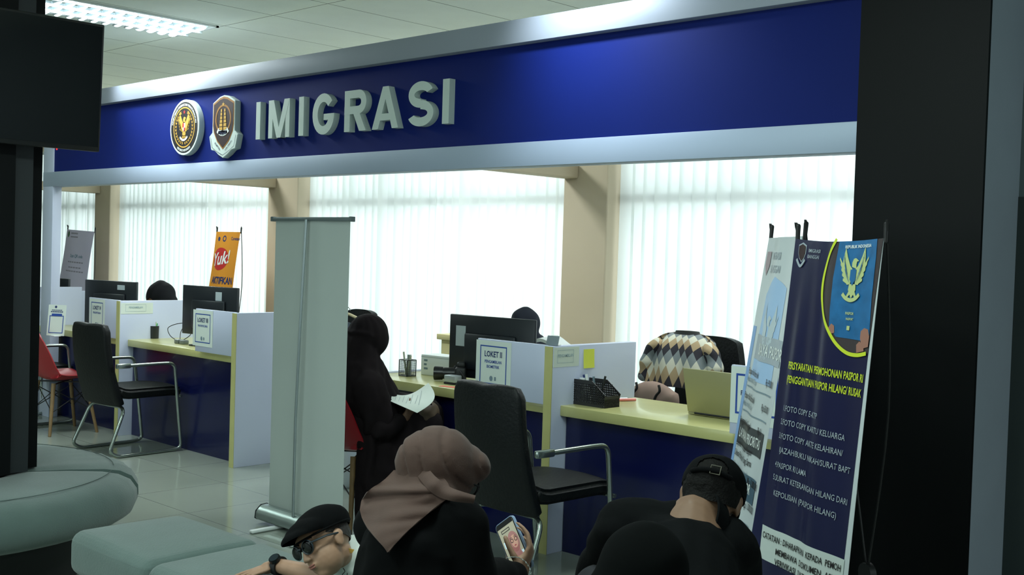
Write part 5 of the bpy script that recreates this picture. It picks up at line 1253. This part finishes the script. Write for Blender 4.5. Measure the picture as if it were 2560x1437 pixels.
# collar standing round the neck
ax=(P(0,-.03,-.09)-nb).normalized(); a1=(RH-ax*RH.dot(ax)).normalized(); a2=ax.cross(a1); cc=nb+ax*.012
obj('collar',G().shell(lambda a,b:cc+(a1*math.cos(2*PI*a)*(.078+.012*(1-b))+a2*math.sin(2*PI*a)*(.076+.012*(1-b)))+ax*(.034*b-.012*(1-b)+.006*math.sin(2*PI*a)),40,4,.006),m_shirt,t,70,world=True)
mx=basis(r,f,u)
g=G(); g.ell(P(0,-.018,.022),(.081,.098,.092),mx); g.ell(P(0,-.065,-.035),(.060,.035,.045),mx)
hm=blob(g,.006,2,lambda c,n:.003*NZ.noise(c*60)); hm=clip(hm,P(0,.04,0),f); hm=clip(hm,P(0,-.05,-.030),-u+f*.35)
obj('hair',hm,m_hair,t,75,world=True)
g=G(); g.ell(P(0,-.008,.038),(.088,.107,.082),mx); g.ell(P(0,.02,.04),(.087,.09,.074),mx)
cm=blob(g,.006,3,lambda c,n:.0015*NZ.noise(c*30)); cm=clip(cm,P(0,0,.022),-u+f*.10)
# strap opening at the back of the cap
bmx=bmesh.new(); bmx.from_mesh(cm); oc=P(0,-.105,.030); 
dl=[fc for fc in bmx.faces if (fc.calc_center_median()-oc).length<.046 and (fc.calc_center_median()-P(0,-.1,.030)).dot(u)>-.006]
bmesh.ops.delete(bmx,geom=dl,context='FACES'); bmx.to_mesh(cm); bmx.free()
cap=obj('cap',cm,m_cap,t,75,world=True)
obj('brim',G().shell(lambda a,b:P((a-.5)*.15*(1-.25*b*b),.085+.075*b-.10*(a-.5)**2*2,.030-.012*b-.10*(a-.5)**2),12,8,.004),m_cap,cap,70,world=True)
obj('strap',G().tube([P(.086*math.sin(a)*.98,-.008-.112*math.cos(a),.024+.004*math.cos(a)) for a in [R(-38+76*k/20) for k in range(21)]],.007,8),m_cap,cap,70,world=True)
bo=P(.012,-.121,.030); obj('buckle',G().tube([bo+r*(x*.013)+u*(y*.012)-f*.002 for x,y in ((-1,-1),(1,-1),(1,1),(-1,1))],.0016,6,True),mat('buckle_metal',(150,146,130),.3,.7),cap,world=True)
obj('button',G().ell(P(0,-.004,.120),.007,sub=2),m_cap,cap,world=True)
# ---- boy asleep on the bench
K=-CF; HB=ad(812,1357,3.52)
rr_=(CR*-.63+CU*-.47+K*-.62); uu_=(CR*-.62+CU*.785+K*.03); ff_=(CR*-.47+CU*-.40+K*.79)
t=thing('person','boy in black cap and sunglasses resting his head on the grey bench','person',HB.to_tuple()[:2]+(.43,))
pt=R(16); ff_,uu_=ff_*math.cos(pt)+uu_*math.sin(pt),uu_*math.cos(pt)-ff_*math.sin(pt)
s=.90
wr0=hit(690,1412,2,.470); hd=hit(640,1428,2,.455); elb=hit(812,1442,2,.472); shb=ad(872,1432,3.62); pelb=ad(1075,1425,3.72); pelb.z=.46
nkb=ad(850,1395,3.59); chb=nkb.lerp(pelb,.4); knb={q:pelb+V((.02,.10,-.40))+RH*q*.08 for q in (-1,1)}; anb={q:knb[q]+V((.22,.22,.0)) for q in (-1,1)}
for q in (-1,1): knb[q].z=.055; anb[q].z=.05
g=G(); P,r,f,u=head_prims(g,HB,ff_,uu_,s,1)
g.chain([P(0,-.03,-.05),nkb,chb,pelb],[.045,.045,.085,.09])
g.chain([nkb,shb,elb,wr0],[.05,.042,.034,.023])
sb2=ad(905,1395,3.75); g.chain([nkb,sb2,ad(960,1440,3.85)],[.05,.045,.035])
for q in (-1,1): g.chain([pelb,knb[q],anb[q]],[.08,.048,.035]); g.cap(anb[q],anb[q]+V((.06,.06,0)),.03,.025)
hdv=(hd-wr0).normalized(); hand_prims(g,wr0+hdv*.012,hdv,-Z,-1,(.10,.14,.18,.26),.78,.12,(.55,.75,.25),.25)
body=obj('body',blob(g,.0036,2),m_skin,t,70,world=True); face_parts(body,P,r,f,u,s)
ear=P(-.08,-.01,0); 
g=G(); mx=basis(r,f,u); g.ell(P(0,-.016,.018),(.077*s,.093*s,.080*s),mx); hm=blob(g,.005,2,lambda c,n:.002*NZ.noise(c*70)); hm=clip(hm,P(0,.055,0),f); hm=clip(hm,P(0,0,.012),-u+f*.5)
obj('hair',hm,mat('short_hair',(40,34,30),.7,bump=(200,.5)),t,75,world=True)
g=G(); g.ell(P(0,-.016,.056),(.092*s,.112*s,.072*s),mx); g.ell(P(0,.05,.06),(.088*s,.075*s,.046*s),mx); g.ell(P(0,.10,.055),(.070*s,.046*s,.026*s),mx)
cm=blob(g,.005,3,lambda c,n:.002*NZ.noise(c*20)); cm=clip(cm,P(0,0,.036),-u+f*.12)
cap=obj('cap',cm,m_cap,t,75,world=True)
obj('cap_band',G().tube([P(.090*math.cos(a),-.010+.110*math.sin(a),.036) for a in [2*PI*k/40 for k in range(40)]],.0035,6,True),m_cap,cap,world=True)
sg=G()
for q in (-1,1):
    sg.tube([P(q*.033+.0235*math.cos(a),.103-.012*abs(.033*q+.0235*math.cos(a))/.06,.008+.0225*math.sin(a)) for a in [2*PI*k/26 for k in range(26)]],.0028,8,True)
    sg.tube([P(q*.056,.094,.016),P(q*.080,.04,.014),P(q*.082,-.006,.006)],.0032,8)
sg.tube(smoothpath([P(-.009,.108,.012),P(0,.112,.015),P(.009,.108,.012)],4),.003,8)
gg=obj('sunglasses',sg,mat('sunglass_frame',(36,44,50),.3),t,world=True)
for q in (-1,1):
    a=G(); a.ell(P(q*.033,.098,.008),(.0235*s*1.05,.006*s,.0225*s*1.05),mx,3); obj('lens',a,mat('dark_lens',(5,6,7),.15,spec=.3),gg,world=True)
g=G(); g.chain([nkb+(chb-nkb)*.12,chb,pelb],[.072,.115,.12]); g.chain([nkb,shb,shb.lerp(elb,.35)],[.06,.062,.06]); g.chain([nkb,sb2,ad(960,1440,3.85)],[.06,.065,.06])
obj('shirt',blob(g,.007,2,folds(.006,46,RH+Z*.6,4)),m_wsh,t,70,world=True)
ax=(P(0,-.03,-.05)-nkb).normalized(); a1=ax.orthogonal().normalized(); a2=ax.cross(a1)
obj('collar',G().shell(lambda a,b:nkb+ax*(-.004+.026*b)+(a1*math.cos(2*PI*a)+a2*math.sin(2*PI*a))*(.062-.004*b+.006*math.sin(6*PI*a)),36,4,.005),m_wsh,t,70,world=True)
g=G()
for q in (-1,1): g.chain([pelb,knb[q],anb[q]],[.11,.07,.055])
obj('trousers',clip(blob(g,.009,3),(0,0,.012),(0,0,-1)),mat('navy_trousers',(26,30,44),.85),t,70,world=True)
obj('pendant',G().prism([(-.016,0),(-.004,.008),(.016,.003),(.010,-.007),(-.006,-.008)],-.002,.002,basis(CR,CU,K,ad(873,1376,3.52))),m_gold,t,world=True)
pr=[ad(858,1420,3.50),ad(862,1428,3.495),ad(856,1437,3.49),ad(866,1445,3.49),ad(868,1432,3.50)]; obj('shirt_print',G().tube(smoothpath(pr,5),.0016,6),m_ink,t,world=True)
ad_=(wr0-elb).normalized(); b1=ad_.orthogonal().normalized(); b2=ad_.cross(b1); wc=wr0-ad_*.012
wt=obj('wristwatch',G().shell(lambda a,b:wc+ad_*(.022*(b-.5))+(b1*math.cos(2*PI*a)+b2*math.sin(2*PI*a))*.0285,30,2,.006),m_rub,t,60,world=True)
nf=(Z*.75+K*.65-ad_*ad_.dot(Z*.75+K*.65)).normalized(); lf=ad_.cross(nf)
obj('watch_case',G().cyl(wc+nf*.026,wc+nf*.038,.020,.019,20,.002),mat('watch_black',(24,28,30),.25,.4),wt,world=True); obj('watch_face',G().cyl(wc+nf*.038,wc+nf*.0388,.0155,.0155,20),mat('watch_glass',(40,48,52),.1),wt,world=True)
# blue plastic clip standing on the floor by the roll-up
b=ad(853,1340,4.2)
t=thing('luggage_tag','blue rounded plastic tag beside the foot of the roll-up banner','tag',(b.x,b.y,0))
fl=hit(853,1372,2,0)
t.location=fl; TM[t.name]=M.Translation(fl)
obj('plate',G().prism(rrect(.066,.125,.03),-.008,.008,basis(CR*1,Z,CF,(0,0,.066)),.003),mat('blue_plastic',(28,96,150),.45),t)
obj('hole',G().tube([V((0,0,.066))+CR*(.014*math.cos(a))+Z*(.014*math.sin(a)+.02)-CF*.009 for a in [2*PI*k/20 for k in range(20)]],.003,6,True),mat('blue_plastic_dark',(18,70,120),.5),t)
# ================================================================ lamps, added fill lights, sky, camera
def troffer(x0,y0,L,n,lamp,label):
    W=.565
    t=thing('ceiling_light',label,'ceiling light',(x0+W/2,y0+L/2,ZC),group='recessed ceiling lights')
    z=ZC-.006
    g=G(); 
    for a,b in (((x0,y0),(x0+W,y0+.02)),((x0,y0+L-.02),(x0+W,y0+L)),((x0,y0),(x0+.02,y0+L)),((x0+W-.02,y0),(x0+W,y0+L))): g.bb((a[0],a[1],z-.006),(b[0],b[1],z+.005))
    obj('frame',g,m_white,t,world=True)
    g=G()
    for k in range(1,3): x=x0+W*k/3; g.bb((x-.003,y0+.02,z-.03),(x+.003,y0+L-.02,z+.004))
    obj('divider_fin',g,m_alu,t,world=True)
    g=G(); nb=14
    for k in range(1,nb):
        y=y0+L*k/nb
        for c in range(3):
            xa=x0+W*c/3+.008; xb=x0+W*(c+1)/3-.008
            g.surf(lambda u,v,xa=xa,xb=xb,y=y:(xa+(xb-xa)*u,y+(v-.5)*.006,z+.004-.034*(1-(2*u-1)**2*.55)*(1 if v>.5 else 1)*(0 if v<0 else 1)*v-.0*v),8,3)
    obj('louver',g,m_alu,t,world=True)
    g=G()
    for c in range(3): x=x0+W*(c+.5)/3; g.cyl((x,y0+.05,z-.0),(x,y0+L-.05,z-.0),.0075)
    obj('tube',g,lamp,t,world=True)
m_alu=mat('louver_aluminium',(214,226,230),.3,.7)
m_lamp=mat('lamp_tube',(232,246,255),.5,emit=4.5)
troffer(-7.70+.0,-1.10,1.2,14,m_lamp,'bright louvred ceiling light above the hanging television')
def spot(loc,aim,power,size,blend,col,name,rad=.05):
    l=bpy.data.lights.new(name,'SPOT'); l.energy=power; l.spot_size=R(size); l.spot_blend=blend; l.color=col; l.shadow_soft_size=rad
    o=bpy.data.objects.new(name,l); COL.objects.link(o); o.location=loc; o.rotation_euler=(V(aim)-V(loc)).to_track_quat('-Z','Y').to_euler(); return o
def area(loc,sx,sy,power,col,name):
    l=bpy.data.lights.new(name,'AREA'); l.shape='RECTANGLE'; l.size=sx; l.size_y=sy; l.energy=power; l.color=col
    o=bpy.data.objects.new(name,l); COL.objects.link(o); o.location=loc; return o
sp1=hit(1535,70,1,-.05).x; sp0=hit(335,235,1,-.05).x
spot((sp1-.2,-.60,3.0),(sp1-.1,-.03,2.60),92,104,1,(.80,.92,1),'sign_spotlight',.08)
spot((sp0-.3,-.45,3.0),(sp0+.15,-.03,2.56),52,92,1,(.80,.92,1),'sign_spotlight',.08)
area((-7.42,-.5,3.03),.5,1.1,60,(.88,.98,.98),'ceiling_lamp_and_fill')
for x in (-11.2,-7.4,-3.6): area((x,1.5,3.03),.5,1.1,54,(.90,.98,.98),'ceiling_lamp_and_fill')
for x,y,p in ((-6.2,-4.4,46),(-2.4,-4.2,44),(-10.5,-3.2,46),(2.6,-1.4,40),(-2.2,-2.2,42)): area((x,y,3.03),.5,1.1,p,(.82,1,.95),'ceiling_lamp_and_fill')  # unseen overhead lights added as fill for the dim hall
o=area((-4.5,-7.1,1.7),7,2.2,90,(.80,.98,1),'hall_fill_light'); o.rotation_euler=(R(90),0,0)  # added fill from behind the camera for hall-facing surfaces, no opening there
o=area((3.5,-1.6,1.7),2.0,2.2,30,(.80,.94,1),'side_fill_light'); o.rotation_euler=(R(90),0,R(90))  # added fill from the right to brighten the column's grey side
w=bpy.data.worlds.new('sky'); bpy.context.scene.world=w; w.use_nodes=True; b=w.node_tree.nodes['Background']; b.inputs[1].default_value=1
nt=w.node_tree; tc=nt.nodes.new('ShaderNodeTexCoord'); sp=nt.nodes.new('ShaderNodeSeparateXYZ'); nt.links.new(tc.outputs['Generated'],sp.inputs[0])
rp=nt.nodes.new('ShaderNodeValToRGB'); nt.links.new(sp.outputs[2],rp.inputs[0]); e=rp.color_ramp.elements
e[0].position=0; e[0].color=(2.9,3.12,3.2,1); e[1].position=.7; e[1].color=(2.0,2.25,2.35,1); nt.links.new(rp.outputs[0],b.inputs[0])
cam=bpy.data.cameras.new('camera'); co=bpy.data.objects.new('camera',cam); COL.objects.link(co)
cam.sensor_fit='HORIZONTAL'; cam.sensor_width=36; cam.lens=F*36/2560; cam.clip_start=.05
mm=basis(CR,CU,-CF,CP); co.matrix_world=mm
sc=bpy.context.scene; sc.camera=co
sc.view_settings.view_transform='Standard'; sc.view_settings.look='None'; sc.view_settings.gamma=1; sc.view_settings.exposure=0
sc.view_settings.use_curve_mapping=False
sc.cycles.max_bounces=8; sc.cycles.diffuse_bounces=4; sc.cycles.transparent_max_bounces=8; sc.cycles.sample_clamp_indirect=4; sc.cycles.caustics_reflective=False; sc.cycles.caustics_refractive=False
